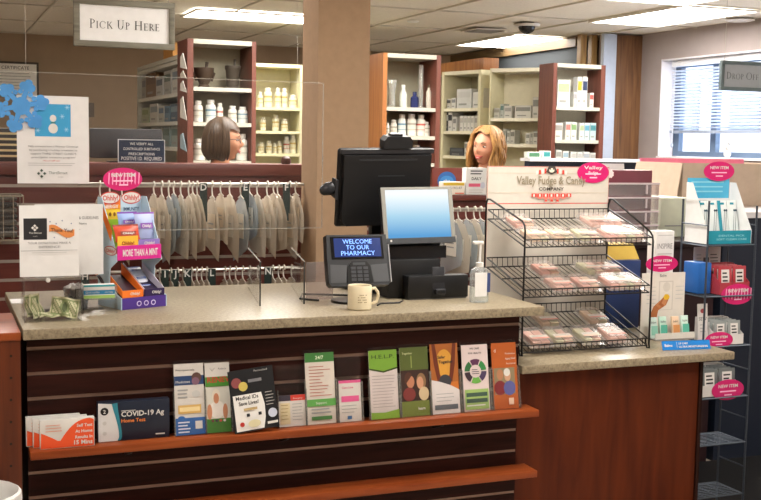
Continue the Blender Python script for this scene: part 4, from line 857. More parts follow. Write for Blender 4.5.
# bills
BG = mat('#c4c09c', .8, noise=.15, scale=60); BG2 = C('#7f8a5c', rough=.8)
def bill(cx, cy, z, yaw, lean, w, h, curl, label, roll=0):
    M_ = face_cam((cx, cy, z), lean, yaw, roll); g = MB(M_); i = g.mi(BG); j2 = g.mi(BG2); j3 = g.mi(C('#4f5c3a', rough=.8)); n = 24
    for (s, o) in ((0, 0), (1, .0012)):
        G = [[g.V(((k/n-.5)*w, (r/12)*h, o+curl*math.sin(k/n*PI*1.6)*(.4+.6*r/12)+.004*math.sin(r*.7+k*.5))) for k in range(n+1)] for r in range(13)]
        for r in range(12):
            for k in range(n):
                inner = 1 <= k <= n-2 and 1 <= r <= 10 and (k in (1, n-2) or r in (1, 10) or (k+r) % 3 == 0); face_ = ((k-11.5)/4)**2+((r-5.5)/4)**2 < 1
                g.Fc([G[r][k], G[r][k+1], G[r+1][k+1], G[r+1][k]], (j3 if ((k-11.5)/2.2)**2+((r-5.5)/2.6)**2 < 1 else j2) if face_ else j2 if inner else i)
    return g.solo('dollar_bill', label, 'banknote', 'banknotes in the donation box')
xm = (x0+x1)/2
bill(xm-.035, DY+.06, ZC+.006, .9, .25, .07, .075, .012, 'folded dollar bill leaning at the left of the donation box')
bill(xm-.05, DY+.085, ZC+.006, .5, .35, .05, .07, .01, 'crumpled dollar bill behind the left one in the donation box')
bill(xm+.035, DY+.05, ZC+.006, -.12, .3, .085, .062, .008, 'upright dollar bill with green face at the right of the donation box', -.15)
bill(xm+.012, DY+.035, ZC+.010, .2, 1.25, .1, .03, .004, 'flat dollar bill lying at the front of the donation box')
# tissue cup + slip
p = P(70, 300, Z=ZC)
t = thing('tissue_cup', 'clear tub of white tissue behind the donation box', 'tub', (p.x, p.y, ZC))
zt2 = .07
MB().lathe([(0, 0), (.036, 0), (.044, zt2), (.042, zt2), (.034, .003), (0, .003)], (p.x, 3.79, ZC), 18, PETC).build('tub', t)
g = MB(); i = g.mi(PAPER)
for k in range(7):
    an = k*.9; g.M = Matrix.Translation((p.x+.012*math.cos(an), 3.79+.012*math.sin(an), ZC+.045)) @ Matrix.Rotation(an, 4, 'Z') @ Matrix.Rotation(.5, 4, 'Y'); g.hexa([(-.012, -.012, 0), (.012, -.01, 0), (.01, .012, .004), (-.01, .01, 0)], [(-.016, -.014, .035), (.015, -.013, .03), (.012, .013, .036), (-.014, .012, .03)], PAPER)
g.build('tissue', t)
p = P(14, 303, Z=ZC); B(.246, .30, p.y-.02, p.y+.09, ZC, ZC+.0015, PAPER).solo('paper_slip', 'white paper slip on the counter left of the donation box', 'paper')
# card holder
y_ = 3.64
x0, x1 = P(83, 314, Y=y_).x, P(117.5, 313, Y=y_).x; zt = zy(100, 286, y_)
t = thing('card_holder', 'small clear card box right of the donation box', 'card holder', ((x0+x1)/2, y_+.03, ZC))
g = MB(); g.box(x0, x1, y_, y_+.003, ZC, zt-.0, ACR); g.box(x0, x1, y_+.055, y_+.058, ZC, zt+.01, ACR); g.box(x0, x0+.003, y_+.003, y_+.055, ZC, zt, ACR); g.box(x1-.003, x1, y_+.003, y_+.055, ZC, zt, ACR); g.box(x0+.003, x1-.003, y_+.003, y_+.055, ZC+.045, ZC+.048, ACE); g.build('acrylic_box', t)
g = MB(face_cam((x0+.005, y_+.02, ZC+.0485))); W_ = x1-x0-.01; H_ = zt-ZC-.047; g.box(0, W_, 0, H_, -.03, 0, C('#eef0ee')); g.rect(0, H_*.28, W_, H_*.6, C('#2a86b4')); g.rect(0, H_*.6, W_, H_*.85, WHITE); g.rect(0, H_*.85, W_, H_, C('#3aa0a8')); g.rect(0, 0, W_, H_*.22, C('#a8d06a')); g.text('Quit today', W_*.06, H_*.38, .007, WHITE, 'L'); g.text('we help', W_*.94, H_*.38, .006, WHITE, 'R')
g.solo('card_stack', 'stack of blue, white and green cards in the clear card box', 'cards')
# ---------------------------------------------------------------- candy display
CY = 3.70; cx0, cx1 = P(118, 312, Y=CY).x, P(168, 307.5, Y=CY).x; CW = cx1-cx0
zz_ = lambda py: zy(143, py, CY)
t = thing('candy_display', 'colourful two-tier cardboard candy display on the counter', 'display', ((cx0+cx1)/2, CY+.08, ZC))
PUR = C('#4a2f86'); LB = C('#b9d2e2'); MAG = C('#d0268c'); ORG = C('#ee7a26'); YEL = C('#f0c83a'); DPU = C('#2c1c48')
g = MB(face_cam((cx0, CY, ZC))); hb = zz_(298)-ZC; g.box(0, CW, 0, hb, -.16, 0, PUR)
for k in range(3): g.ell(CW*(.38+.16*k), hb*.45, .009, .009, C('#cfc4e8')); g.ell(CW*(.38+.16*k), hb*.45, .006, .006, PUR)
g.build('base_box', t)
sp = [(0, 0), (.16, 0), (.16, zz_(199)-ZC), (.13, zz_(199)-ZC), (.045, zz_(247)-ZC), (.03, zz_(262)-ZC), (.075, zz_(270)-ZC), (.08, zz_(285)-ZC), (.03, zz_(295)-ZC), (0, hb)]
for x in (cx0-.003, cx1+.0005):
    g = MB(fr((x, CY, ZC), (0, 1, 0), (0, 0, 1))); g.prism(sp, 0, .0025, LB)
    if x < cx0: g.base = -.0004; g.lay = -.0002; g.mi(WHITE); 
    g.build('side_panel', t)
g = MB(fr((cx0-.0035, CY+.155, ZC+.0), (0, -1, 0), (0, 0, 1))); zl_ = zz_(252)-ZC; g.ell(.085, zl_, .042, .016, C('#c83a32')); g.ell(.085, zl_, .038, .0135, WHITE); g.text('Ohhly!', .085, zl_-.006, .012, C('#c83a32'), bold=True, w=.06)
g.poly([(.03, zz_(218)-ZC), (.09, zz_(243)-ZC), (.1, zz_(232)-ZC), (.03, zz_(205)-ZC)], ORG); g.build('side_logo', t)
# lower trays (sloped)
for k, (c, c2) in enumerate(((ORG, C('#3a2430')), (DPU, C('#241838')))):
    u0 = cx0+CW*(.02+.5*k); u1 = cx0+CW*(.49+.49*k); g = MB()
    zf, zb2 = ZC+hb+.0005, zz_(270)
    g.box(u0, u1, CY+.004, CY+.008, zf, zf+.024, c); g.hexa([(u0, CY+.008, zf), (u1, CY+.008, zf), (u1, CY+.15, zf), (u0, CY+.15, zf)], [(u0, CY+.008, zf+.004), (u1, CY+.008, zf+.004), (u1, CY+.15, zf+.06), (u0, CY+.15, zf+.06)], c2)
    for uu_ in (u0, u1-.002): g.hexa([(uu_, CY+.008, zf+.005), (uu_+.002, CY+.008, zf+.005), (uu_+.002, CY+.15, zf+.061), (uu_, CY+.15, zf+.061)], [(uu_, CY+.008, zf+.026), (uu_+.002, CY+.008, zf+.026), (uu_+.002, CY+.15, zf+.1), (uu_, CY+.15, zf+.1)], c if k == 0 else C('#cfc8d8'))
    g.M = face_cam((u0, CY+.0038, zf)); g.k = 0; g.text('Ohhly!', (u1-u0)*.6, .008, .009, WHITE, bold=True); g.build('lower_tray', t)
zp0, zp1 = zz_(261), zz_(246.5)
g = MB(face_cam((cx0, CY+.03, zp0))); g.box(0, CW, 0, zp1-zp0, -.003, 0, MAG); g.text('MORE THAN A MINT', CW*.52, (zp1-zp0)*.26, (zp1-zp0)*.46, WHITE, bold=True, w=CW*.8); g.build('pink_band', t)
B(cx0, cx1, CY+.034, CY+.155, zp0+.002, zp0+.006, LB).build('upper_shelf', t)
g = MB(face_cam((cx0+CW*.02, CY+.034, zp1-.004))); g.box(0, CW*.46, 0, zz_(237)-zp1+.004, -.0025, -.0005, C('#f0b83c')); g.text('Ohhly!', CW*.23, .006, .012, C('#8a2a1a'), bold=True); g.build('orange_pocket', t)
g = MB(face_cam((cx0+CW*.5, CY+.034, zp1-.004))); g.box(0, CW*.48, 0, zz_(241)-zp1+.004, -.0025, -.0005, C('#8a78c0')); g.text('Ohhly!', CW*.24, .004, .01, WHITE, bold=True); g.build('purple_pocket', t)
# header cards
hy = CY+.158
for k, (a_, b_) in enumerate(((111, 134.5), (135, 158.5))):
    xa_, xb_ = P(a_, 220, Y=hy).x, P(b_, 220, Y=hy).x; z0, z1 = zz_(252), zy(127, 197, hy)
    W_ = xb_-xa_; H_ = z1-z0; g = MB(face_cam((xa_, hy, z0))); g.box(0, W_, 0, H_, -.002, 0, ORG if k == 0 else C('#bcd3e4'))
    if k == 0:
        g.rect(0, 0, W_, H_*.76, YEL); g.rect(0, 0, W_, H_*.56, C('#a8cc3a')); g.rect(0, H_*.76, W_, H_*.84, C('#f09a2e')); g.text('ENERGY', W_*.5, H_*.78, .012, WHITE, bold=True)
        for j in range(3): g.ell(W_*(.3+.2*j), H_*.66, .005, .007, C('#8a5a1a'))
    else: g.text('IMMUNITY', W_*.5, H_*.72, .012, C('#2c4a6a'), bold=True, w=W_*.75)
    g.ell(W_*.5, H_*.98, W_*.47, .022, C('#c83a32')); g.ell(W_*.5, H_*.98, W_*.44, .018, WHITE); g.text('Ohhly!', W_*.5, H_*.98-.008, .017, C('#c83a32'), bold=True, w=W_*.72)
    g.build('header_card', t)
PCH = []
def pouch(px, py, y, w, h, lean, c, c2, label, txt='Ohhly!', yaw=0., group='candy pouches in the display'):
    p = P(px, py, Y=y); M_ = face_cam((p.x, y, p.z-h/2), lean, yaw); g = MB(M_); i = g.mi(C(c, rough=.35)); n = 8
    for sd in (-1, 1):
        G = [[g.V(((k/n-.5)*w*(1-.06*math.sin(r/6*PI)), r/6*h, sd*(.009*(math.sin(PI*k/n))**.6*(math.sin(PI*min(1, (r+.2)/6.2)))**.8+.0004))) for k in range(n+1)] for r in range(7)]
        for r in range(6):
            for k in range(n): g.Fc([G[r][k], G[r][k+1], G[r+1][k+1], G[r+1][k]], i)
    g.base = .0105; g.k = 0; g.box(-w/2, w/2, h, h+.006, -.0006, .0006, C(c2)); g.rect(-w*.3, h*.4, w*.3, h*.62, C(c2)); g.text(txt, 0, h*.44, h*.12, WHITE, bold=True, w=w*.45)
    o = g.solo('candy_pouch', label, 'candy', group); PCH.append(o); return o
pouch(131.5, 234, CY+.055, .095, .055, .35, '#c8482a', '#8a2f1c', 'orange-red candy pouch on the upper tier of the candy display')
pouch(139, 222.5, CY+.115, .075, .06, .2, '#8fa8d8', '#7a4aa8', 'rear blue and purple candy pouch on the upper tier')
pouch(155, 227, CY+.080, .078, .085, .2, '#a9b4dc', '#8a54b0', 'front blue and purple candy pouch on the upper tier')
pouch(120, 285, CY+.075, .05, .05, 1.0, '#5a2a3a', '#e0762a', 'dark orange candy pouch in the lower left tray')
pouch(116, 276, CY+.115, .05, .05, 1.0, '#2e1c2c', '#c0602a', 'rear dark candy pouch in the lower left tray')
for k in range(3): pouch(154-2*k, 287-8*k, CY+.055+.032*k, .06, .045, .95, ('#8aa4dc', '#e2e6f0', '#cdd8ee')[k], ('#4a68b8', '#5a78c0', '#7a8cc8')[k], ('front', 'middle', 'rear')[k]+' blue and white candy pouch in the lower right tray')
TAGM = C('#cf1c6c', rough=.45)
def oval(px0, px1, py0, py1, y, label, lines=('NEW ITEM',), sub=None, yaw=0., lean=0., scrib=False, name='price_tag'):
    c = P((px0+px1)/2, (py0+py1)/2, Y=y); rx = (P(px1, (py0+py1)/2, Y=y).x-P(px0, (py0+py1)/2, Y=y).x)/2; rz = (P((px0+px1)/2, py0, Y=y).z-P((px0+px1)/2, py1, Y=y).z)/2
    g = MB(face_cam(c, lean, yaw)); g.mi(TAGM); g.prism([(rx*math.cos(2*PI*k/28), rz*math.sin(2*PI*k/28)) for k in range(28)], -.0012, .0, TAGM); g.lay = .0002
    if scrib:
        for k in range(9): x = rx*(-.75+.19*k); g.poly([(x, -rz*.5+.3*rz*random.random()), (x+rx*.05, -rz*.5), (x+rx*.09, rz*.55), (x+rx*.03, rz*.6)], C('#f3a8cc'))
    n = len(lines)
    for k, s in enumerate(lines): g.text(s, 0, rz*(.32-.5*k) if n > 1 else rz*.22, rz*.3, WHITE, bold=True, w=min(rx*1.2, None or rx*1.2) if len(s) > 5 else rx*.6)
    g.lines(-rx*.5, rx*.5, -rz*.2, 1, .01, C('#f6c4dc'), rz*.12, 0); g.lines(-rx*.22, rx*.25, -rz*.55, 1, .01, C('#f6c4dc'), rz*.12, 0)
    return g.solo(name, label, 'tag')
tg = oval(115, 159, 168, 191, CY+.154, 'pink oval new item tag on top of the candy display', scrib=True)
RZ = math.radians(20); pv = Vector((cx0, CY, 0)); Rm = Matrix.Rotation(RZ, 4, 'Z')
for o in [t, tg]+PCH:
    o.location = pv+Rm @ (Vector(o.location)-pv)+Vector((.014, 0, 0)); o.rotation_euler.z += RZ
# ---------------------------------------------------------------- acrylic dividers
def standing_sheet(p0, p1, pyt, label, pref, trim=None):
    a = P(*p0, Z=ZC); b = P(*p1, Z=ZC); d = (b-a); 
    if trim: d = d*trim
    H = P(pref[0], pref[1], Y=a.y).z-ZC; t = thing('acrylic_divider', label, 'divider', a+d*.5)
    M_ = fr(a, d, (0, 0, 1)); L = d.length
    MB(M_).box(0, L, 0, H, -.0025, .0025, ACR).build('sheet', t)
    g = MB(M_); g.box(-.0025, -.0001, 0, H, -.0026, .0026, C('#3a3a38')); g.box(0, L, H+.0001, H+.002, -.0026, .0026, ACE); g.build('polished_edge', t)
standing_sheet((260, 306), (246, 284), 0, 'left clear acrylic divider standing on the counter', (260, 262), .85)
standing_sheet((304, 304), (288, 281), 0, 'right clear acrylic divider standing on the counter', (304, 262), .8)
a = P(306, 300, Z=ZC)
t = thing('acrylic_screen', 'low smoky acrylic screen left of the card terminal', 'screen', (a.x+.05, a.y, ZC))
B(a.x, P(333, 298, Y=a.y).x, a.y, a.y+.005, ZC, P(320, 262, Y=a.y).z, SMOKE).build('sheet', t)
# ---------------------------------------------------------------- mug
p = P(359.5, 309, Z=ZC); r = (P(371, 300, Y=p.y).x-P(348.5, 300, Y=p.y).x)/2; h = P(359, 285, Y=p.y).z-ZC
t = thing('mug', 'cream coffee mug in front of the card terminal', 'mug', (p.x, p.y, ZC))
CRM = C('#e0d3b4', rough=.3)
cup = MB().lathe([(0, 0), (r*.92, 0), (r, .004), (r, h-.002), (r*.97, h), (r*.9, h-.002), (r*.88, .01), (0, .008)], (p.x, p.y, ZC), 28, CRM).build('cup', t)
MB().tube([(p.x+r*.95, p.y, ZC+h*.82), (p.x+r*1.35, p.y, ZC+h*.85), (p.x+r*1.62, p.y, ZC+h*.68), (p.x+r*1.66, p.y, ZC+h*.5), (p.x+r*1.5, p.y, ZC+h*.28), (p.x+r*.95, p.y, ZC+h*.18)], .0055, 8, CRM).build('handle', t)
g = MB(); 
for k in range(4):
    for j in range(6):
        a0 = -PI/2-.45+.13*j; g.M = Matrix.Translation((p.x, p.y, ZC+h*(.62-.1*k))) @ Matrix.Rotation(a0+PI/2, 4, 'Z'); L = r*.1
        if (j*3+k) % 4: g.box(-L*.55, L*.45, -r-.0006, -r+.0004, 0, h*.035, C('#a08e6c'))
g.build('print', cup)
# ---------------------------------------------------------------- card terminal
ty = 3.60; c = P(360.5, 285.5, Y=ty); W_ = P(391, 265, Y=ty).x-P(330, 265, Y=ty).x; H_ = P(360, 236, Y=ty).z-c.z; H_ = H_/math.cos(.3)
M_ = face_cam((c.x, ty, c.z), .3, -.03)
t = thing('card_terminal', 'black card payment terminal reading WELCOME TO OUR PHARMACY', 'card terminal', (c.x, ty+.08, ZC))
TB = C('#161618', rough=.35); TB2 = C('#2a2b2e', rough=.4)
g = MB(M_); w = W_/2; g.prism([(-w*.92, 0), (w*.92, 0), (w, .012), (w, H_*.55), (w*.97, H_), (-w*.97, H_), (-w, H_*.55), (-w, .012)], -.04, 0, TB, TB2); g.build('body', t)
SCR = mat('#16285c', .2, noise=0, emit=.35); TXT = mat('#6f9af0', .4, noise=0, emit=1.0)
g = MB(M_); g.box(-w*.86, w*.84, H_*.52, H_*.96, .0005, .002, C('#0c0c10', rough=.15)); g.box(-w*.76, w*.76, H_*.56, H_*.93, .002, .003, SCR); g.base = .0031
for k, s in enumerate(('WELCOME', 'TO OUR', 'PHARMACY')): g.text(s, 0, H_*(.82-.115*k), H_*.085, TXT, w=w*(.95, .75, 1.1)[k])
g.build('screen', t)
g = MB(M_); g.prism([(-w*.42, .006), (w*.42, .006), (w*.36, H_*.38), (w*.25, H_*.47), (-w*.25, H_*.47), (-w*.36, H_*.38)], .0005, .004, C('#0b0b0d', rough=.3)); g.box(-w*.2, w*.2, H_*.40, H_*.45, .004, .0046, C('#3a3c40'))
kp = g.build('keypad', t)
for r_ in range(4):
    for k in range(3): u = (k-1)*w*.2; v = H_*(.09+.075*r_); MB(M_).box(u-w*.075, u+w*.075, v, v+H_*.05, .004, .0062, C('#3c3d42', rough=.4)).build('key', kp)
for s in (-1, 1): MB(M_).prism([(s*w*.95, .012), (s*w*.45, .012), (s*w*.38, H_*.4), (s*w*.92, H_*.42)][::s], .0004, .0014, C('#4a4b4e', rough=.35)).build('bezel_wing', t)
MB(M_).box(w*1.0, w*1.03, .01, H_*.8, -.02, .004, C('#9a9a9c', rough=.3)).build('card_slot_rail', t)
g = MB(); g.tube([(c.x, ty+.05, ZC+.012), (c.x, ty+.06, c.z-.01), (c.x, ty+.065, c.z+.05)], .018, 10, TB); g.lathe([(0, 0), (.075, 0), (.075, .008), (.03, .014), (0, .014)], (c.x, ty+.085, ZC), 22, TB); g.build('stand', t)
# ---------------------------------------------------------------- POS monitor (rear side)
my = 3.93; a = P(334, 225, Y=my); b = P(430, 147, Y=my)
w = (b.x-a.x)/2; H_ = (b.z-a.z); cx = (a.x+b.x)/2
t = thing('computer_monitor', 'large black cash register monitor seen from behind', 'monitor', (cx+.04, my+.1, ZC))
M_ = face_cam((cx, my, a.z-.005), -.16, .0, .02)
g = MB(M_); g.box(-w*.98, w*.98, 0, H_*1.01, -.022, 0, TB, .012, 3); g.build('screen_frame', t)
g = MB(M_); g.prism([(-w*.9, H_*.1), (-w*.8, H_*.03), (w*.86, H_*.03), (w*.92, H_*.1), (w*.9, H_*.93), (-w*.9, H_*.93)], .0003, .028, C('#101012', rough=.5)); g.box(-w*.95, w*.98, H_*.945, H_*1.0, .0005, .014, C('#2a2a2d', rough=.4)); g.box(-w*.2, w*.35, H_*.66, H_*.675, .0282, .0295, C('#2c2d31')); g.box(-w*.6, w*.6, H_*.86, H_*.885, .0282, .03, C('#26272a')); g.build('rear_shell', t)
bt = H_*1.01
g = MB(M_); g.prism([(-w*.09, bt), (w*.5, bt), (w*.5, bt+.03), (w*.44, bt+.045), (-w*.02, bt+.045), (-w*.09, bt+.03)], -.03, .02, C('#18181a', rough=.45)); g.box(w*.06, w*.3, bt+.0452, bt+.054, -.02, .01, TB); g.build('camera_module', t)
# side reader
g = MB(M_); g.prism([(-w*1.05, H_*.4), (-w*.985, H_*.36), (-w*.985, H_*.62), (-w*1.03, H_*.62)], -.03, .02, C('#26262a'))
g.build('side_reader_arm', t)
g = MB(M_); g.M = M_ @ Matrix.Translation((-w*1.05, H_*.52, -.004)) @ Matrix.Rotation(-PI/2, 4, 'Y') @ Matrix.Rotation(.35, 4, 'X'); g.lathe([(0, 0), (.022, 0), (.026, .02), (.018, .045), (.010, .052), (0, .05)], n=14, m=C('#2b2c30', rough=.25)); g.build('side_reader', t)
g = MB(); g.box(cx-.03, cx+.07, my+.03, my+.07, ZC+.03, a.z+.06, TB, .006); g.box(cx-.12, cx+.16, my-.055, my+.15, ZC, ZC+.03, TB, .006); g.build('stand', t)
# ---------------------------------------------------------------- customer display
dy = 3.72; a = P(384.5, 244.5, Y=dy); b = P(455, 244.5, Y=dy); W_ = b.x-a.x; H_ = (P(415, 188, Y=dy+.02).z-a.z)
M_ = face_cam((a.x, dy, a.z), .22, -.02, .015); H_ = H_/math.cos(.22)
t = thing('customer_display', 'tilted touch screen glowing white to blue beside the monitor', 'screen', (a.x+W_/2, dy+.07, ZC))
g = MB(M_); g.box(0, W_, 0, H_, -.024, -.001, C('#2a2a2c', rough=.35), .005); g.build('housing', t)
BZ = C('#8c8a82', rough=.35)
g = MB(M_); bw = W_*.055
for q in ((0, W_, 0, H_*.1), (0, W_, H_*.955, H_), (0, bw, H_*.1, H_*.955), (W_-bw, W_, H_*.1, H_*.955)): g.box(*q, -.0008, .004, BZ if q[3] != H_*.1 else C('#3f4144', rough=.3))
g.ell(W_*.09, H_*.07, .003, .003, C('#e8f0ff')); g.base = .0042; g.ell(W_*.09, H_*.055, .004, .004, WHITE); g.build('bezel', t)
sm = bpy.data.materials.new('display_gradient'); sm.use_nodes = True; nt = sm.node_tree; nt.nodes.clear()
o_ = nt.nodes.new('ShaderNodeOutputMaterial'); e_ = nt.nodes.new('ShaderNodeEmission'); tc = nt.nodes.new('ShaderNodeTexCoord'); sx = nt.nodes.new('ShaderNodeSeparateXYZ'); rp = nt.nodes.new('ShaderNodeValToRGB')
rp.color_ramp.elements[0].position = .05; rp.color_ramp.elements[0].color = lin('#5c9cd0'); rp.color_ramp.elements[1].position = .9; rp.color_ramp.elements[1].color = lin('#f2f8fa'); el = rp.color_ramp.elements.new(.45); el.color = lin('#a8d0e6')
nt.links.new(tc.outputs['Generated'], sx.inputs[0]); nt.links.new(sx.outputs['Z'], rp.inputs[0]); nt.links.new(rp.outputs[0], e_.inputs[0]); e_.inputs[1].default_value = .6; nt.links.new(e_.outputs[0], o_.inputs[0])
g = MB(M_); g.box(bw+.0005, W_-bw-.0005, H_*.1+.0005, H_*.955-.0005, -.0006, .002, sm); g.build('screen', t)
g = MB(); cx2 = a.x+W_*.5
g.M = fr((cx2, dy+.02, 0), (0, 1, 0), (0, 0, 1)); g.prism([(-.005, a.z-.055), (.09, a.z-.055), (.09, a.z+.06), (.055, a.z+.06), (.045, a.z-.004), (-.005, a.z-.01)], -W_*.4, W_*.4, C('#1b1b1e', rough=.22)); g.build('neck', t)
B(cx2-W_*.44, cx2+W_*.3, dy-.0, dy+.14, ZC, a.z-.0555, C('#0e0e10', rough=.5), .006).build('base', t)
# receipt printer / drawer
y_ = 3.665; x0, x1 = P(408, 298, Y=y_).x, P(468, 297, Y=y_).x; zt = zy(440, 275.5, y_)
t = thing('receipt_printer', 'low black box with front clip right of the touch screen base', 'printer', ((x0+x1)/2, y_+.04, ZC))
B(x0, x1, y_, y_+.052, ZC+.004, zt, C('#121214', rough=.45), .003).build('case', t)
B(x0+.005, x1-.005, y_+.004, y_+.05, ZC, ZC+.0038, C('#6a6a6c')).build('foot_strip', t)
g = MB(face_cam(((P(439, 270, Y=y_)).x, y_-.001, ZC+.01), .1)); g.box(-.025, .025, .0, .108, -.0, .004, C('#26262a', rough=.35), .002); g.box(-.02, .02, .008, .028, .004, .024, C('#1a1a1c', rough=.3), .004); g.build('clip', t)
# cables
for k, (pts, r) in enumerate((([(1.27, 3.72, ZC+.004), (1.22, 3.78, ZC+.004), (1.26, 3.88, ZC+.006), (1.34, 3.86, ZC+.004), (1.45, 3.8, ZC+.004)], .004), ([(1.43, 3.56, ZC+.003), (1.46, 3.60, ZC+.003), (1.53, 3.60, ZC+.003), (1.56, 3.64, ZC+.003)], .003))):
    MB().tube(pts, r, 6, C('#1a1a1c')).solo('cable', ('black cable coiled on the counter left of the card terminal', 'thin black cable on the counter right of the mug')[k], 'cable')
# sanitizer
p = P(479, 302.5, Z=ZC); p.y = 3.56; r = (P(488, 290, Y=3.56).x-P(470, 290, Y=3.56).x)/2; cx = P(479, 290, Y=3.56).x; h = zy(478, 267, 3.56)-ZC
t = thing('sanitizer_bottle', 'clear pump bottle of hand sanitizer by the fudge rack', 'bottle', (cx, 3.56, ZC))
gel = MB(Matrix.Translation((cx, 3.56, ZC)) @ Matrix.Diagonal((1, .7, 1, 1))).lathe([(0, 0), (r*.95, 0), (r, .005), (r, h*.82), (r*.85, h*.93), (r*.4, h), (0, h)], n=20, m=GEL); gel = gel.build('body', t)
g = MB(face_cam((cx, 3.56-r*.7-.001, ZC))); g.box(-r*.82, r*.5, h*.18, h*.86, -.002, 0, C('#e6e4e2')); g.rect(r*.5, h*.3, r*.85, h*.85, C('#3a4a7a')); g.build('label', gel)
zt = zy(478, 241, 3.56)-ZC
g = MB(); g.lathe([(0, h), (r*.38, h), (r*.38, h+.016), (r*.14, h+.018), (r*.14, zt-.008), (0, zt-.008)], (cx, 3.56, ZC), 14, WHITE); g.box(cx-.028, cx+.012, 3.552, 3.568, ZC+zt-.012, ZC+zt, WHITE, .003); g.build('pump', t)
# ================================================================ FUDGE RACK
fx0, fx1, fyf, fyb = 2.012, 2.573, 3.572, 3.885; ZL = .8204
zbk = [zy(490, 210+0, fyb)-.035, zy(490, 258, fyb)-.035, zy(560, 303, fyb)-.035]; zft = [zy(525, 247.5, fyf), zy(530, 297.5, fyf), zy(560, 352, fyf)+.004]
zbk = [z for z in zbk]
WI = C('#1d1a18', rough=.35, metal=.3)
t = thing('fudge_rack', 'black wire rack with three sloping tiers and fudge company header', 'display rack', ((fx0+fx1)/2, 3.7, ZL))
ztop = [zy(521, 226, fyf), zy(655, 236, fyf)]
for k, x in enumerate((fx0, fx1)):
    g = MB(); zt = ztop[k]; zk = zy(490 if k == 0 else 612, 199, fyb)
    g.tube([(x, fyb-.0, ZL+.004), (x, fyb, zk-.02), (x, fyb-.012, zk), (x, fyb-.035, zk), (x, fyf+.02, zt+.015), (x, fyf+.004, zt), (x, fyf, zt-.02), (x, fyf, ZL+.02), (x, fyf-.004, ZL+.006), (x, fyf+.012, ZL+.0045), (x, fyf+.022, ZL+.02), (x, fyf+.024, ZL+.04)], .0038, 7, WI)
    g.build('side_frame', t)
for k in range(3):
    zb_, zf_ = zbk[k], zft[k]; g = MB(); L = .028; up_ = .037
    X0, X1 = fx0+.006, fx1-.006
    for (y, z) in ((fyb-.006, zb_+up_), (fyb-.006, zb_), (fyf+.004, zf_), (fyf+.002, zf_+L)): g.tube([(X0, y, z), (X1, y, z)], .0028, 6, WI)
    ym, zm = (fyb+fyf)/2+.03, (zb_+zf_)/2+.0117; g.tube([(X0, ym, zm-.004), (X1, ym, zm-.004)], .0028, 6, WI)
    for x in (X0, X1): g.tube([(x, fyb-.006, zb_), (x, fyf+.004, zf_)], .0028, 6, WI); g.tube([(x, fyb-.006, zb_+up_), (x, fyf+.002, zf_+L)], .0028, 6, WI)
    N = 24
    for j in range(1, N): x = X0+(X1-X0)*j/N; g.tube([(x, fyb-.0065, zb_+up_), (x, fyb-.008, zb_+.006), (x, fyb-.014, zb_), (x, fyf+.008, zf_+.001), (x, fyf+.003, zf_+.004), (x, fyf+.002, zf_+L)], .0015, 5, WI)
    g.build('wire_tier', t)
hx0, hx1 = P(487, 200, Y=3.897).x, P(608, 200, Y=3.897).x; hz1 = zy(548, 166.5, 3.897)
W_ = hx1-hx0; H_ = hz1-.83
g = MB(face_cam((hx0, 3.897, .83))); g.box(0, W_, 0, H_, -.006, 0, C('#d3ccc0', rough=.6)); g.lay = .00025; g.base = .0001
ux = lambda px: (px-487)/121*W_; vz = lambda py: zy(548, py, 3.897)-.83
CR = C('#d8483c'); g.rect(0, vz(203.8), W_, vz(203), CR); g.rect(0, H_-.003, W_, H_, C('#cf8a7c')); g.rect(W_-.002, vz(204), W_, H_, C('#cf8a7c')); g.rect(0, 0, .002, H_, C('#cf8a7c'))
for y in (173.5, 193): g.rect(0, vz(y), W_, vz(y-.35), C('#cdbfa4'))
c0 = ux(549)
for s in (-1, 1):
    for j in range(4): x = c0+s*(ux(555)-c0+j*.0128); g.rect(x-.0045, vz(173)-.002-.0015*j, x+.0045, vz(168.5)-.003*j, CR if j % 2 == 0 else C('#f2e4da'))
g.poly([(c0-.026, vz(172)), (c0, vz(174.5)), (c0+.026, vz(172)), (c0+.014, vz(166)), (c0-.014, vz(166))], C('#4a4440')); g.ell(c0, vz(170.2), .012, .009, C('#e9dfc9')); g.ell(c0-.007, vz(169), .003, .003, C('#4a4440')); g.ell(c0+.007, vz(169), .003, .003, C('#4a4440'))
g.text('Valley Fudge & Candy', c0, vz(184), .031, C('#9c917b'), bold=True, w=ux(584)-ux(515))
g.text('COMPANY', c0, vz(190.5), .013, C('#4a4238'), bold=True, w=ux(561)-ux(536))
for j in range(7):
    x = c0+(j-3)*.0262; g.rect(x-.012, vz(197), x+.012, vz(193.4), CR); g.rect(x-.004, vz(196.6), x+.004, vz(194), C('#f2e4da'))
    if abs(j-3) < 3: g.ell(x, vz(197), .013, .011-.002*abs(j-3), C('#e88a7c'), a0=PI, a1=2*PI)
for j in (-1, 0, 1): g.rect(c0+j*.026-.006, vz(201.5), c0+j*.026+.006, vz(199.5), CR)
g.build('header_board', t)
oval(577.5, 609, 162, 183, 3.893, 'pink oval tag on the corner of the fudge company header', ('Valley', 'Fudge'))
# rosette behind tag
c = P(611, 174, Y=3.896); MB(face_cam((c.x, 3.9035, c.z))).prism([((.014+.004*(k % 2))*math.cos(2*PI*k/16), (.014+.004*(k % 2))*math.sin(2*PI*k/16)) for k in range(16)], -.001, .004, C('#e4d0ce')).solo('rosette', 'small pale rosette at the header corner beside the pink tag', 'decoration')
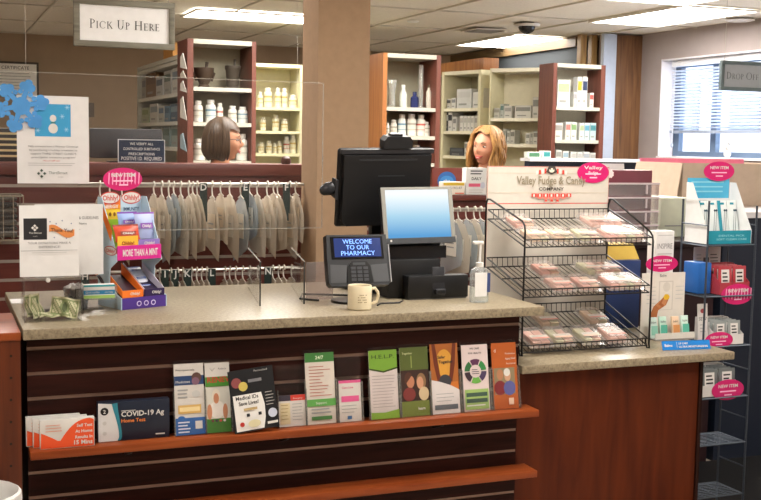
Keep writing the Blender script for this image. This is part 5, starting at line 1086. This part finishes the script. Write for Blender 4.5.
# fudge packages
FD = [C('#d9a090', rough=.5), C('#d8b89a', rough=.5), C('#dfb0a0', rough=.5), C('#c9c4a0', rough=.5), C('#e0c8b0', rough=.5)]
LABW = C('#d6cdc2', rough=.5); LABP = C('#d99484', rough=.5)
def fudge_proto(k):
    t = thing('fudge_package', 'x', 'candy package', (0, 0, 0)); w, l, h = .096, .125, .03
    g = MB(); g.box(-w/2, w/2, 0, l, 0, .003, PETC); g.hexa([(-w/2, 0, .003), (w/2, 0, .003), (w/2, l, .003), (-w/2, l, .003)], [(-w/2+.008, .008, h), (w/2-.008, .008, h), (w/2-.008, l-.008, h), (-w/2+.008, l-.008, h)], PETC); g.build('clamshell', t)
    g = MB(); g.box(-w/2+.011, -.002, .012, l-.016, .0035, .02, FD[k % 5], .002); g.box(.002, w/2-.011, .012, l-.016, .0035, .02, FD[(k*2+1) % 5], .002); g.build('fudge_piece', t)
    g = MB(); g.M = Matrix.Translation((0, 0, h+.0004)); g.rect(-w/2+.011, .02, w/2-.011, .05, LABW); g.rect(-w/2+.011, .021, w/2-.011, .031, LABP if k != 3 else C('#e0b8a0')); g.lines(-w/2+.016, w/2-.016, .042, 2, .006, GREY, .0015); g.build('label', t)
    return t
PETC = clear('clamshell', gloss=.0, haze=.17, hazecol='#f0e8e2')
FP = [fudge_proto(k) for k in range(4)]; fu = [False]*4
def put_fudge(px, py, tier, row, label):
    zb_, zf_ = zbk[tier], zft[tier]; sl = math.atan2(zb_-zf_, fyb-fyf); s0 = (.014, .165)[row]
    y = fyf+s0*math.cos(sl)+.005; z = zf_+s0*math.sin(sl)+.0062; x = P(px, py, Y=y+.05).x; x = min(max(x, fx0+.06), fx1-.06)
    k = (px*7+tier) % 4
    if not fu[k]: r = FP[k]; fu[k] = True; r['label'] = label; r['group'] = 'fudge packages on the rack'
    else: r = dup(FP[k], (0, 0, 0), 0, (1, 1, 1), label, 'fudge packages on the rack')
    r.location = (x, y, z); r.rotation_euler = (sl, 0, .0)
TN = ('top tier', 'middle tier', 'bottom tier')
for tier, fr_, bk in ((0, (535, 559, 585, 612, 637), (520, 594, 622)), (1, (559, 585, 613, 638), (545, 590, 617)), (2, (536, 559, 587, 612), (545, 593))):
    for row, L in ((0, fr_), (1, bk)):
        for i, px in enumerate(L): put_fudge(px, (236, 288, 338)[tier]-8*row, tier, row, '%s clear fudge package from left, %s row of the rack\'s %s' % (ORD[i], ('front', 'back')[row], TN[tier]))
# ---------------------------------------------------------------- behind the rack on the low counter
a = P(604, 325, Y=4.02); b = P(641, 260, Y=4.02)
B(2.58, b.x, 4.02, 4.22, ZL, b.z, C('#1f3564', rough=.5), .002).solo('carton', 'dark navy carton behind the fudge rack on the lower counter', 'box')
a = P(600, 262, Y=4.05); b2 = P(655, 244, Y=4.05)
g = MB(); g.hexa([(2.63, 4.05, b.z+.0006), (2.85, 4.05, b.z+.0006), (2.85, 4.19, b.z+.0006), (2.63, 4.19, b.z+.0006)], [(2.66, 4.07, b2.z), (2.83, 4.07, b2.z), (2.83, 4.17, b2.z), (2.66, 4.17, b2.z)], C('#c9a94c', rough=.5)); g.solo('tray', 'mustard yellow tray on top of the navy carton', 'tray')
# INSPIRE box
y_ = 3.93; a = P(655, 270, Y=y_); b = P(674.5, 231, Y=y_)
W_ = b.x-a.x; H_ = b.z-ZL
g = MB(face_cam((a.x, y_, ZL+.0004))); g.box(0, W_, 0, H_, -.06, 0, C('#e4e2de', rough=.5)); g.text('INSPIRE', W_*.5, H_-.075, .022, C('#7c7a78'), w=W_*.82); g.rect(W_*.1, H_-.02, W_*.9, H_-.016, LGREY); g.lines(W_*.1, W_*.9, H_-.1, 2, .012, LGREY)
g.solo('product_box', 'tall white box reading INSPIRE behind the hand picture display', 'box')
# lip balm display
y_ = 3.80; a = P(640.5, 328, Y=y_); b = P(685.5, 272, Y=y_); W_ = b.x-a.x; H_ = b.z-ZL
t = thing('lip_balm_display', 'white counter display with picture of a hand holding yellow balm', 'display', (a.x+W_/2, y_, ZL))
g = MB(face_cam((a.x, y_, ZL))); g.box(0, W_, 0, H_, -.004, 0, C('#e4dcd2', rough=.5)); g.lay = .0003; g.base = .0002
fx = lambda px: (px-640.5)/45*W_; fyv = lambda py: zy(663, py, y_)-ZL
g.text('Balm', fx(662), fyv(277), .012, INK); g.rect(fx(658), fyv(310), fx(673), fyv(281), C('#cfc6bc')); g.rect(fx(659), fyv(309.5), fx(672), fyv(282), C('#e4dcd2')); g.ell(fx(666), fyv(287), .018, .02, C('#d8cfc4'))
SK = C('#b06a3e', rough=.6); g.poly([(fx(651), fyv(321)), (fx(656), fyv(321)), (fx(658), fyv(310)), (fx(666), fyv(305)), (fx(669), fyv(298)), (fx(666), fyv(296)), (fx(660), fyv(300)), (fx(653), fyv(306)), (fx(650), fyv(313))], SK)
for j in range(3): g.poly([(fx(655+j*3), fyv(305-j)), (fx(663+j), fyv(297-j*1.2)), (fx(666+j), fyv(298.5-j)), (fx(659+j*3), fyv(308-j))], C(('#c07c4c', '#a86036', '#c8865a')[j]))
g.ell(fx(666), fyv(297), .016, .013, C('#e8b82e'), n=6); g.lines(fx(645), fx(655), fyv(287), 5, fyv(287)-fyv(291), LGREY, .0025); g.lines(fx(675), fx(684), fyv(287), 4, fyv(287)-fyv(291), LGREY, .0025)
g.build('back_card', t)
g = MB(); g.box(a.x+.01, a.x+W_-.01, y_-.09, y_-.001, ZL, ZL+.006, C('#8f8a84')); g.box(a.x+.01, a.x+W_-.01, y_-.09, y_-.087, ZL+.006, ZL+.03, C('#d8d4cc')); g.build('tray', t)
for k in range(4):
    x = a.x+.025+k*(W_-.05)/3; g = MB(face_cam((x, y_-.06+.01*(k % 2), ZL+.0065), .12)); g.box(-.016, .016, 0, .085, -.012, 0, C(('#cfe4da', '#bfe0cf', '#e8c8a8', '#cfe8dc')[k], rough=.4), .001); g.rect(-.012, .012, .012, .06, C(('#4fae94', '#3aa088', '#d88a50', '#4fb49a')[k]))if 0 else g.rect(-.012, .012, .02, .05, C(('#8fc8b4', '#58b09a', '#d8955c', '#60b8a0')[k])); g.text('balm', 0, .06, .009, INK); g.solo('balm_package', '%s small package from left in the hand picture display' % ORD[k], 'package', 'packages in the hand picture display')
oval(646, 678, 255.5, 272, y_-.004, 'pink oval tag at the top of the hand picture display')
# blue strip sign
p = P(686, 349, Z=ZL); y_ = p.y
a = P(663, 346, Y=y_); b = P(707, 346, Y=y_); W_ = b.x-a.x
g = MB(face_cam((a.x, y_, ZL+.0005), .35, -.12)); H_ = .036; g.box(0, W_, 0, H_, -.002, 0, C('#1f78c4', rough=.35)); g.text('Blistex', W_*.04, H_*.38, .008, WHITE, 'L', True) if 0 else g.text('Balms', W_*.05, H_*.36, .01, WHITE, 'L', True); g.rect(W_*.3, H_*.2, W_*.305, H_*.85, WHITE); g.text('LIP CARE', W_*.34, H_*.58, .007, WHITE, 'L', True); g.text('ULTRA MOISTURIZING', W_*.34, H_*.22, .007, WHITE, 'L', True, w=W_*.6)
g.box(W_*.1, W_*.9, 0, .004, -.03, -.0021, C('#1f78c4')); g.solo('shelf_sign', 'blue lip care strip sign at the lower counter\'s right end', 'sign')
# ================================================================ WIRE RACK right
rx0, rx1, ry0, ry1 = 2.955, 3.2, 3.73, 3.90
rz = [1.205, .992, .78, .562, .362, .137]
ST = C('#4a515b', rough=.35, metal=.5)
t = thing('wire_rack', 'tall narrow grey wire shelving rack beside the lower counter', 'display rack', ((rx0+rx1)/2, (ry0+ry1)/2, 0))
for x in (rx0, rx1):
    g = MB(); zt = zy(757 if x == rx1 else 708, 206 if x == rx1 else 201, ry0)
    g.tube([(x, ry0, .0125), (x, ry0, zt), (x, ry1, zt), (x, ry1, .0125)], .0045, 7, ST)
    for z in rz+[1.29]: g.tube([(x, ry0, z-.006), (x, ry1, z-.006)], .003, 6, ST)
    for z in (.25, .46, .67): g.tube([(x, ry0, z), (x, ry1, z)], .003, 6, ST)
    g.build('side_frame', t)
for z in rz:
    g = MB(); 
    for y in (ry0, ry1): g.tube([(rx0, y, z-.004), (rx1, y, z-.004)], .0038, 6, ST)
    for k in range(1, 9): y = ry0+(ry1-ry0)*k/9; g.tube([(rx0, y, z-.003), (rx1, y, z-.003)], .0017, 5, ST)
    for k in range(1, 4): x = rx0+(rx1-rx0)*k/4; g.tube([(x, ry0, z-.007), (x, ry1, z-.007)], .002, 5, ST)
    g.build('wire_shelf', t)
# top: teal display
TEAL = C('#1f8fa4', rough=.45); z0 = rz[0]+.001
x0, x1 = rx0+.012, rx1-.012; yF = ry0+.015; W_ = x1-x0
t = thing('pick_display', 'teal and white dental pick display on top of the wire rack', 'display', ((x0+x1)/2, ry0+.08, z0))
g = MB(face_cam((x0, yF, z0))); g.box(0, W_, 0, .055, -.003, 0, TEAL); g.text('DENTAL PICK', W_*.55, .03, .008, C('#a8dce6'), w=W_*.6); g.text('SOFT CLEAN CARE', W_*.55, .015, .008, C('#a8dce6'), w=W_*.7); g.box(0, W_, 0, .003, -.15, -.003, WHITE); g.build('tray', t)
sp = [(0, 0), (.15, 0), (.15, .25), (.11, .25), (0, .055)]
for x in (x0-.0025, x1+.0005): MB(fr((x, yF, z0), (0, 1, 0), (0, 0, 1))).prism(sp, 0, .002, C('#e8e8e6')).build('side_panel', t)
zh0, zh1 = zy(715, 199, yF+.145), zy(715, 179, yF+.145)
g = MB(face_cam((x0, yF+.147, z0+.004))); g.box(0, W_, 0, zh0-z0, -.002, 0, C('#e6e8e8')); g.box(0, W_*.98, zh0-z0, zh1-z0, -.002, .0, C('#4fb4dc', rough=.35)); g.base = .0003; g.lines(W_*.08, W_*.9, zh1-z0-.02, 3, .02, C('#8fd4ea'), .006); g.build('header_card', t)
for k in range(4):
    xx = x0+.006+k*(W_-.012)/4; ww = (W_-.012)/4-.004
    g = MB(face_cam((xx, yF+.05+.002*k, z0+.004), .22)); hh = .175; g.box(0, ww, 0, hh, -.006, 0, C('#dfe5e4', rough=.4), .001); 
    if k in (0, 2): g.rect(0, 0, ww*.35, hh, TEAL)
    for j in range(2): g.poly([(ww*(.35+.2*j), hh*.2), (ww*(.4+.2*j), hh*.2), (ww*(.75+.18*j), hh*.75), (ww*(.7+.18*j), hh*.75)], C('#5a6a72')); g.ell(ww*(.72+.18*j), hh*.76, .005, .005, C('#2c4a5a'))
    g.rect(ww*.3, hh*.9, ww*.7, hh*.95, TEAL); g.solo('pick_package', '%s hanging dental pick package from left in the teal display' % ORD[k], 'package', 'packages in the teal display')
oval(704, 734.5, 161.5, 181, yF+.14, 'pink oval tag above the teal and white display')
# second: blue bin + red box with cards
z0 = rz[1]+.001
B(rx0+.008, rx0+.075, ry0+.06, ry1-.01, z0, z0+.13, C('#2363b0', rough=.45), .004).solo('small_box', 'bright blue box on the second shelf of the wire rack', 'box')
RD = C('#a83a44', rough=.5)
def tier_box(z0, xa, xb, d, h, colour, cards, cc, lab, clab, cname, white=False):
    t = thing('display_box', lab, 'display', ((xa+xb)/2, ry0+.03+d/2, z0)); yf = ry0+.012; W = xb-xa
    fc = C('#dcd8d4', rough=.5) if white else colour
    g = MB(face_cam((xa, yf, z0))); g.box(0, W, 0, h*.42, -.002, 0, fc); g.box(0, W, 0, .002, -d, -.002, colour); g.box(0, W, 0, h, -d, -d+.002, colour); g.build('tray', t)
    for x in (xa-.002, xb+.0002): MB(fr((x, yf, z0), (0, 1, 0), (0, 0, 1))).prism([(0, 0), (d, 0), (d, h), (d*.75, h), (0, h*.42)], 0, .0018, colour).build('side_panel', t)
    n = 0
    for r_ in range(4):
        for k in range(cards):
            ww = W/cards-.006; x = xa+.003+k*W/cards; y = yf+.012+r_*(d-.03)/4
            g = MB(face_cam((x, y, z0+.003), .08)); H = h*.95; g.box(0, ww, 0, H, -.004, 0, cc, .0008); g.rect(ww*.2, H*.3, ww*.8, H*.88, C('#e0dcd8')); g.text('TIN', ww*.5, H*.62, H*.12, INK, bold=True) if 0 else g.lines(ww*.28, ww*.72, H*.72, 3, H*.14, INK, H*.06)
            g.solo(cname, '%s %s of %s' % (('left', 'right')[k], clab, ('front row', 'second row', 'third row', 'rear row')[r_]), 'package', clab+'s')
tier_box(z0, rx0+.085, rx1-.012, .14, .12, RD, 2, C('#a8343e', rough=.4), 'red cardboard box of red packages on the wire rack\'s second shelf', 'red package in red display box', 'gift_package')
g = MB(face_cam((rx0+.06, ry1-.008, z0+.001))); g.box(0, .14, 0, .185, -.002, 0, C('#c9c4c2', rough=.6)); g.rect(.05, .11, .08, .14, C('#4a4648')); g.lines(.085, .13, .15, 4, .014, C('#5a5658'), .004, .3); g.lines(.012, .045, .15, 3, .014, GREY, .004)
g.solo('backing_card', 'pale printed backing card behind the red packages', 'card')
oval(721.5, 753.5, 284, 304.5, ry0+.009, 'pink oval tag on the red display box', scrib=True)
z0 = rz[2]+.001
GP = C('#8f9492', rough=.45)
tier_box(z0, rx0+.075, rx1-.03, .14, .1, C('#cfcac6', rough=.5), 2, GP, 'pale tray of grey packages on the wire rack\'s third shelf', 'grey package in the third shelf tray', 'gift_package', True)
g = MB(face_cam((rx0+.014, ry0+.05, z0), .08)); g.box(0, .05, 0, .17, -.003, 0, C('#d8d4d0')); g.text('SEW', .025, .1, .014, INK); g.ell(.025, .14, .012, .01, C('#a8484c')); g.lines(.01, .04, .08, 3, .014, GREY, .003); g.solo('product_card', 'narrow white card standing at the left of the third rack shelf', 'card')
oval(705, 733, 332, 348.5, ry0+.009, 'pink oval tag on the tray just above the lower counter\'s corner')
z0 = rz[3]+.001
tier_box(z0, rx0+.02, rx1-.045, .14, .115, C('#c4bfbb', rough=.5), 2, C('#6a6e6e', rough=.45), 'pale tray of dark grey packages on the fourth rack shelf', 'dark grey package in the fourth shelf tray', 'gift_package', True)
oval(712, 744, 379.5, 400, ry0+.009, 'lowest pink oval tag, below the counter corner')
# ================================================================ HANGING SIGNS
def ser(g, ch, x, y, h, m):
    """serif capital drawn from strokes; returns the advance"""
    S_, T_ = .125*h, .055*h; SW = .3*h; sh = .035*h
    def R_(a, b, c, d): g.rect(x+a*h, y+b*h, x+c*h, y+d*h, m)
    def stem(cx): R_(cx-.062, 0, cx+.062, 1); R_(cx-.15, 0, cx+.15, .035); R_(cx-.15, .965, cx+.15, 1)
    def arc(cx, cy, rx, ry, a0, a1, th=.1, th2=.045, n=16):
        pi_, po = [], []
        for k in range(n+1):
            a = math.radians(a0+(a1-a0)*k/n); w_ = th2+(th-th2)*abs(math.cos(a)); po.append((x+(cx+rx*math.cos(a))*h, y+(cy+ry*math.sin(a))*h)); pi_.append((x+(cx+(rx-w_)*math.cos(a))*h, y+(cy+(ry-th2)*math.sin(a))*h))
        for k in range(n): g.poly([po[k], po[k+1], pi_[k+1], pi_[k]], m, z)
    g.k += 1; z = g.base+g.lay*g.k
    if ch == 'I': stem(.2); return .42*h
    if ch in 'PR':
        stem(.2); arc(.2, .74, .42, .26, -90, 90, .11)
        if ch == 'R': g.poly([(x+.3*h, y+.5*h), (x+.42*h, y+.5*h), (x+.82*h, y), (x+.66*h, y)], m)
        return (.66 if ch == 'P' else .8)*h
    if ch == 'C': arc(.5, .5, .46, .52, 42, 318, .12); R_(.82, .68, .86, .9); return .92*h
    if ch == 'O': arc(.52, .5, .5, .52, 0, 360, .12, n=28); return 1.08*h
    if ch == 'D': stem(.2); arc(.2, .5, .68, .5, -90, 90, .13); return .96*h
    if ch == 'K':
        stem(.2); g.poly([(x+.25*h, y+.48*h), (x+.32*h, y+.48*h), (x+.76*h, y+h), (x+.66*h, y+h)], m); g.poly([(x+.34*h, y+.56*h), (x+.46*h, y+.6*h), (x+.86*h, y), (x+.7*h, y)], m); return .84*h
    if ch == 'U': R_(.12, .35, .24, 1); R_(.66, .35, .71, 1); R_(.03, .965, .34, 1); R_(.56, .965, .82, 1); arc(.415, .36, .295, .38, 180, 360, .12); return .86*h
    if ch == 'H': stem(.2); stem(.78); R_(.2, .48, .78, .525); return .98*h
    if ch in 'EF':
        stem(.2); R_(.2, .96, .62, 1); R_(.2, .49, .52, .53); R_(.59, .84, .62, 1); R_(.49, .42, .52, .6)
        if ch == 'E': R_(.2, 0, .64, .04); R_(.61, 0, .64, .16)
        return .68*h
    return .4*h
def serif_text(g, words, cx, y, H, w, m):
    adv = {'I': .42, 'P': .66, 'R': .8, 'C': .92, 'O': 1.08, 'D': .96, 'K': .84, 'U': .86, 'H': .98, 'E': .68, 'F': .68}
    tot = sum(adv[c]*(1 if i == 0 else .78)+.06 for w_ in words for i, c in enumerate(w_))+.42*(len(words)-1); h = min(H, w/tot); x = cx-tot*h/2
    for w_ in words:
        for i, c in enumerate(w_): hh = h*(1 if i == 0 else .78); ser(g, c, x, y, hh, m); x += adv[c]*hh+.06*h
        x += .42*h
def hang_sign(px0, px1, pyt, pyb, y, words, label, fm, panel, ink, xr=None):
    a = P(px0, pyb, Y=y); b = P(px1, pyt, Y=y); W = xr or b.x-a.x; z1 = P(px0, pyt, Y=y).z; H = z1-a.z
    t = thing('hanging_sign', label, 'sign', (a.x+W/2, y, a.z)); M_ = face_cam((a.x, y, a.z)); fw = H*.125
    for q in ((0, W, 0, fw), (0, W, H-fw, H), (0, fw, fw, H-fw), (W-fw, W, fw, H-fw)): MB(M_).box(*q, -.024, 0, fm, .002).build('frame_rail', t)
    g = MB(M_); g.box(fw, W-fw, fw, H-fw, -.02, -.008, panel); g.base = -.0078; g.lay = .00006; serif_text(g, words, W/2, H*.39, H*.26, W*(.7 if words[0] == 'PICK' else .82), ink); g.build('sign_panel', t)
    for x in (W*.06, W*.94): MB().tube([(a.x+x, y+.012, z1-.005), (a.x+x, y+.012, CZ)], .0015, 5, C('#bdb8ae')).build('hanging_wire', t)
hang_sign(74, 175, -3, 45.5, 4.2, ('PICK', 'UP', 'HERE'), 'grey framed sign reading PICK UP HERE hanging top left', W_GREY, C('#f8f7f6'), C('#3a3a3a'))
hang_sign(721, 784, 60, 90, 4.95, ('DROP', 'OFF', 'HERE'), 'grey framed sign reading DROP OFF HERE near the window', C('#6f7f84', rough=.5), C('#b4bcc4'), C('#4c5458'))
# ================================================================ PEOPLE
def skin_body(M_):
    J = []; E = []; Rr = []
    def j(p, r, par=None):
        J.append(p); Rr.append(r); i = len(J)-1
        if par is not None: E.append((par, i))
        return i
    pel = j((0, 0, .95), (.15, .11)); sp = j((0, 0, 1.12), (.125, .095), pel); ch = j((0, .005, 1.27), (.15, .105), sp); nb = j((0, .015, 1.405), (.075, .065), ch); nk = j((0, .012, 1.475), (.055, .055), nb); j((0, .005, 1.56), (.06, .06), nk)
    for s in (-1, 1):
        sh = j((s*.155, .01, 1.36), (.058, .058), ch); el = j((s*.2, .03, 1.1), (.042, .042), sh); wr = j((s*.19, -.13, .98), (.027, .027), el); pm = j((s*.185, -.18, .955), (.034, .018), wr)
        for f in range(4): k1 = j((s*(.185+(f-1.5)*.02), -.235+.006*abs(f-1.5), .94), (.0085, .0085), pm); k2 = j((s*(.185+(f-1.5)*.021), -.262+.008*abs(f-1.5), .925), (.0078, .0078), k1); j((s*(.185+(f-1.5)*.021), -.276+.01*abs(f-1.5), .908), (.007, .007), k2)
        t1 = j((s*.148, -.185, .95), (.011, .011), wr); j((s*.138, -.215, .94), (.009, .009), t1)
        hp = j((s*.09, 0, .9), (.095, .095), pel); kn = j((s*.095, -.01, .5), (.06, .06), hp); an = j((s*.1, .02, .09), (.042, .042), kn); j((s*.11, -.12, .04), (.038, .032), an)
    me = bpy.data.meshes.new('b'); me.from_pydata(J, E, []); o = bpy.data.objects.new('b', me); COL.objects.link(o)
    md = o.modifiers.new('s', 'SKIN'); md.branch_smoothing = .4
    for i, v in enumerate(me.skin_vertices[0].data): v.radius = Rr[i]; v.use_root = i == 0
    o.modifiers.new('u', 'SUBSURF').levels = 2
    ev = o.evaluated_get(bpy.context.evaluated_depsgraph_get()).to_mesh()
    vs = [v.co.copy() for v in ev.vertices]; fs = [tuple(p.vertices) for p in ev.polygons]; ns = [v.normal.copy() for v in ev.vertices]
    bpy.data.objects.remove(o); return vs, fs, ns
def head_pts(nu=44, nv=34):
    G = []; ga = lambda d, s: math.exp(-(d/s)**2)
    for a in range(nv+1):
        th = PI*a/nv; row = []
        for b in range(nu):
            ph = 2*PI*b/nu; x = .074*math.sin(th)*math.sin(ph); y = -.095*math.sin(th)*math.cos(ph)+.005; z = .118*math.cos(th)
            f = max(0, math.cos(ph))
            if z < -.01: k = min(1, (-z-.01)/.108); x *= 1-.34*k**1.4; y = (y*(1-.16*k**1.5)-.016*k) if y < 0.02 else y*(1-.5*k)+-.0*k
            if y < 0:
                y -= .018*ga(x, .012)*ga(z+.026, .017)+.012*ga(x, .009)*ga(z+.008, .022); y -= .005*ga(z-.026, .012)*ga(x, .05)
                y += .010*(ga(x-.031, .015)+ga(x+.031, .015))*ga(z-.004, .013)
                y -= .008*ga(x, .02)*ga(z+.062, .009); y -= .010*ga(x, .022)*ga(z+.1, .016); y += .004*ga(x, .022)*ga(z+.08, .007)
                y -= .006*(ga(x-.04, .018)+ga(x+.04, .018))*ga(z+.035, .02)
            row.append((x, y, z))
        G.append(row)
    return G
def hair_shell(m, bot, flare, wave, nu=64, nv=26, front=52, fringe=.062, seed=0, big=1., crl=.25):
    g = MB(); i = g.mi(m); G = []
    for a in range(nv+1):
        t = a/nv; row = []
        for b in range(nu):
            ph = 2*PI*b/nu; d = math.degrees(min(ph, 2*PI-ph)); zt = .138
            k = min(1, max(0, (d-front)/16)); k = k*k*(3-2*k); zb = fringe*(1-k)+bot*k+.008*math.sin(ph*5+seed)
            z = zt+(zb-zt)*(t**1.15)
            if z > .0: s = math.sqrt(max(0, 1-(z/.139)**2))
            else: s = 1+flare*(-z/.1)-crl*max(0, (-z-.05)/.07)**1.5*(1 if bot > -.16 else .2)
            wv = 1+wave*math.sin(z*75+ph*6+seed)*min(1, max(0, (.06-z)/.1))+.018*math.sin(ph*23+z*20)
            s *= 1+(big-1)*min(1, max(0, (.135-z)/.08))
            row.append(g.V((.09*s*wv*math.sin(ph), (-.108*math.cos(ph) if math.cos(ph) > 0 else -.113*math.cos(ph))*s*wv+.008, z)))
        G.append(row)
    for a in range(nv):
        for b in range(nu): g.Fc([G[a][b], G[a][(b+1) % nu], G[a+1][(b+1) % nu], G[a+1][b]], i)
    return g
def person(label, loc, yaw, tilt, skin, hairm, top, legs, kind):
    t = thing('person', label, 'person', (loc[0], loc[1], 0), yaw)
    T = WM[t.name]; dz = loc[2]-1.60
    vs, fs, ns = skin_body(None)
    sc = (1.60+dz)/1.60
    vs = [Vector((v.x*sc, v.y*sc, v.z*sc)) for v in vs]
    HM = Matrix.Translation((0, -.012, loc[2])) @ Matrix.Rotation(tilt, 4, 'Y') @ Matrix.Scale(.95, 4)
    g = MB(T); i = g.mi(skin); L = [g.V(v) for v in vs]
    for f in fs: g.Fc([L[k] for k in f], i)
    g.M = T @ HM; G = head_pts(); R_ = [[g.V(p) for p in r] for r in G[1:-1]]; tp = g.V(G[0][0]); bt = g.V(G[-1][0]); nu = len(R_[0])
    for a in range(len(R_)-1):
        for b in range(nu): g.Fc([R_[a][b], R_[a][(b+1) % nu], R_[a+1][(b+1) % nu], R_[a+1][b]], i)
    for b in range(nu): g.Fc([tp, R_[0][(b+1) % nu], R_[0][b]], i); g.Fc([bt, R_[-1][b], R_[-1][(b+1) % nu]], i)
    for s in (-1, 1): g.ball((s*.074, .012, -.012), .012, .02, .032, skin, 10, 8)
    g.build('body', t)
    def cloth(name, m, test, off):
        g = MB(T); i = g.mi(m); mp = {}
        for f in fs:
            c = sum((vs[k] for k in f), Vector())/len(f)
            if test(c):
                q = []
                for k in f:
                    if k not in mp: mp[k] = g.V(vs[k]+ns[k]*off)
                    q.append(mp[k])
                g.Fc(q, i)
        return g.build(name, t)
    cloth('shirt', top, lambda c: c.z < 1.405*sc and (c.z > .93*sc) and not (c.y < -.13*sc and abs(c.x) > .1), .011)
    cloth('trousers', legs, lambda c: .1*sc < c.z < .96*sc and abs(c.x) < .17*sc and c.y > -.12*sc, .008)
    cloth('shoes', BLACK, lambda c: c.z < .1*sc, .006)
    HT = T @ HM
    for s in (-1, 1):
        g = MB(HT); g.ball((s*.031, -.0745, .003), .0115, .009, .0052, C('#c9c0b8', rough=.2), 12, 8); ey = g.build('eye', t); g = MB(HT); g.ball((s*.031, -.0822, .003), .0062, .0035, .0048, C('#4a3a2c', rough=.2), 10, 6); g.build('pupil', ey)
        g = MB(HT); g.tube([(s*.014, -.091, .024), (s*.03, -.0915, .03), (s*.047, -.082, .025)], [.0025, .0032, .0018], 6, C('#7a5a3e')); g.build('eyebrow', t)
    g = MB(HT); ym = -.0905
    g.tube([(-.028, ym+.017, -.056), (-.014, ym+.002, -.0615), (0, ym-.001, -.062), (.014, ym+.002, -.0615), (.028, ym+.017, -.056)], [.0018, .0042, .0046, .0042, .0018], 8, C('#b5564e', rough=.4)); g.tube([(-.02, ym+.009, -.0645), (-.01, ym+.001, -.0695), (0, ym-.0005, -.0705), (.01, ym+.001, -.0695), (.02, ym+.009, -.0645)], [.0015, .0042, .0048, .0042, .0015], 8, C('#b5564e', rough=.4)); g.build('lips', t)
    g = MB(HT); g.tube([(-.016, ym+.006, -.0645), (0, ym-.0035, -.066), (.016, ym+.006, -.0645)], .0026, 6, C('#f2eee6', rough=.3)); g.build('teeth', t)
    if kind == 'bob': h = hair_shell(hairm, -.112, .06, .008, front=62, fringe=.058, crl=.34)
    else: h = hair_shell(hairm, -.21, .09, .03, front=50, fringe=.09, seed=2, big=1.16)
    h.bm.transform(HT); 
    if kind == 'bob':
        h.M = HT; rnd = random.Random(5)
        for k in range(46):
            ph = math.radians(70+220*k/45+2*rnd.random()); bt_ = -.1-.014*rnd.random(); pts = []; n = 10; ex = 1.0+.03*rnd.random(); tw = .25*(rnd.random()-.5)
            for q in range(n+1):
                z = .132+(bt_-.132)*q/n; s = math.sqrt(max(.02, 1-(z/.139)**2)) if z > 0 else 1+.06*(-z/.1)-.34*max(0, (-z-.05)/.07)**1.5
                s *= ex; p_ = ph+tw*(1-q/n); pts.append((.09*s*math.sin(p_), (-.108 if math.cos(p_) > 0 else -.113)*math.cos(p_)*s+.008, z))
            h.tube(pts, [.004]+[.0075]*(n-2)+[.006, .002], 6, hairm)
    if kind != 'bob':
        h.M = HT; rnd = random.Random(3)
        for k in range(34):
            ph = math.radians(57+250*k/33); r0 = .112+.014*rnd.random(); pts = []; n = 12; p0 = rnd.random()*6
            for q in range(n+1): z = .132-.37*q/n+.02*rnd.random()*(q == n); rr = r0*(math.sqrt(max(.03, 1-(max(z, 0)/.142)**2)))*(1+.09*math.sin(q*1.15+p0)*min(1, q/4)); pts.append((.88*rr*math.sin(ph+.07*math.sin(q*1.0+p0)), -1.05*rr*math.cos(ph+.07*math.sin(q+p0))+.008, z))
            h.tube(pts, [.006]+[.0125]*(n-1)+[.003], 6, hairm)
    h.build('hair', t)
    if kind == 'bob':
        fm = C('#3a2420', rough=.3); g = MB(HT)
        for s in (-1, 1):
            g.tube([(s*.033+.021*math.cos(q*PI/8), -.098+.006*abs(math.cos(q*PI/8)), .002+.0165*math.sin(q*PI/8)) for q in range(16)], .0022, 6, fm, True); g.tube([(s*.053, -.094, .006), (s*.072, -.07, .008), (s*.08, .01, .004)], .0022, 6, fm)
        g.tube([(-.013, -.1, .006), (0, -.106, .009), (.013, -.1, .006)], .002, 6, fm); g.build('eyeglasses', t)
    return t
SK1 = mat('#c08a6a', .5, noise=.03, scale=20); SK2 = mat('#c98f72', .5, noise=.03, scale=20)
H1 = wood('brown_hair', '#24180f', '#58422c', 'Z', 16, .4, 34); H2 = wood('blonde_hair', '#6e4826', '#ab8149', 'Z', 16, .42, 30)
p = P(222, 140.5, Y=6.05)
person('person with brown bob and glasses in profile facing right behind the half wall', (p.x, p.y, p.z), math.radians(74), 0, SK1, H1, C('#d8c8b4', rough=.8), C('#2c3140', rough=.8), 'bob')
p = P(487, 147, Y=6.0)
person('smiling person with long wavy blond hair turned left above the screens', (p.x, p.y, p.z), math.radians(-58), math.radians(4), SK2, H2, C('#6e3a34', rough=.8), C('#30303a', rough=.8), 'long')
# ================================================================ WORLD
wd = bpy.data.worlds.new('sky'); S.world = wd; wd.use_nodes = True; bg = wd.node_tree.nodes['Background']
bg.inputs[0].default_value = (.72, .84, 1, 1); bg.inputs[1].default_value = 3.2
S.view_settings.view_transform = 'Standard'; S.view_settings.look = 'None'; S.view_settings.gamma = 1; S.view_settings.use_curve_mapping = False
S.view_settings.exposure = 0.9
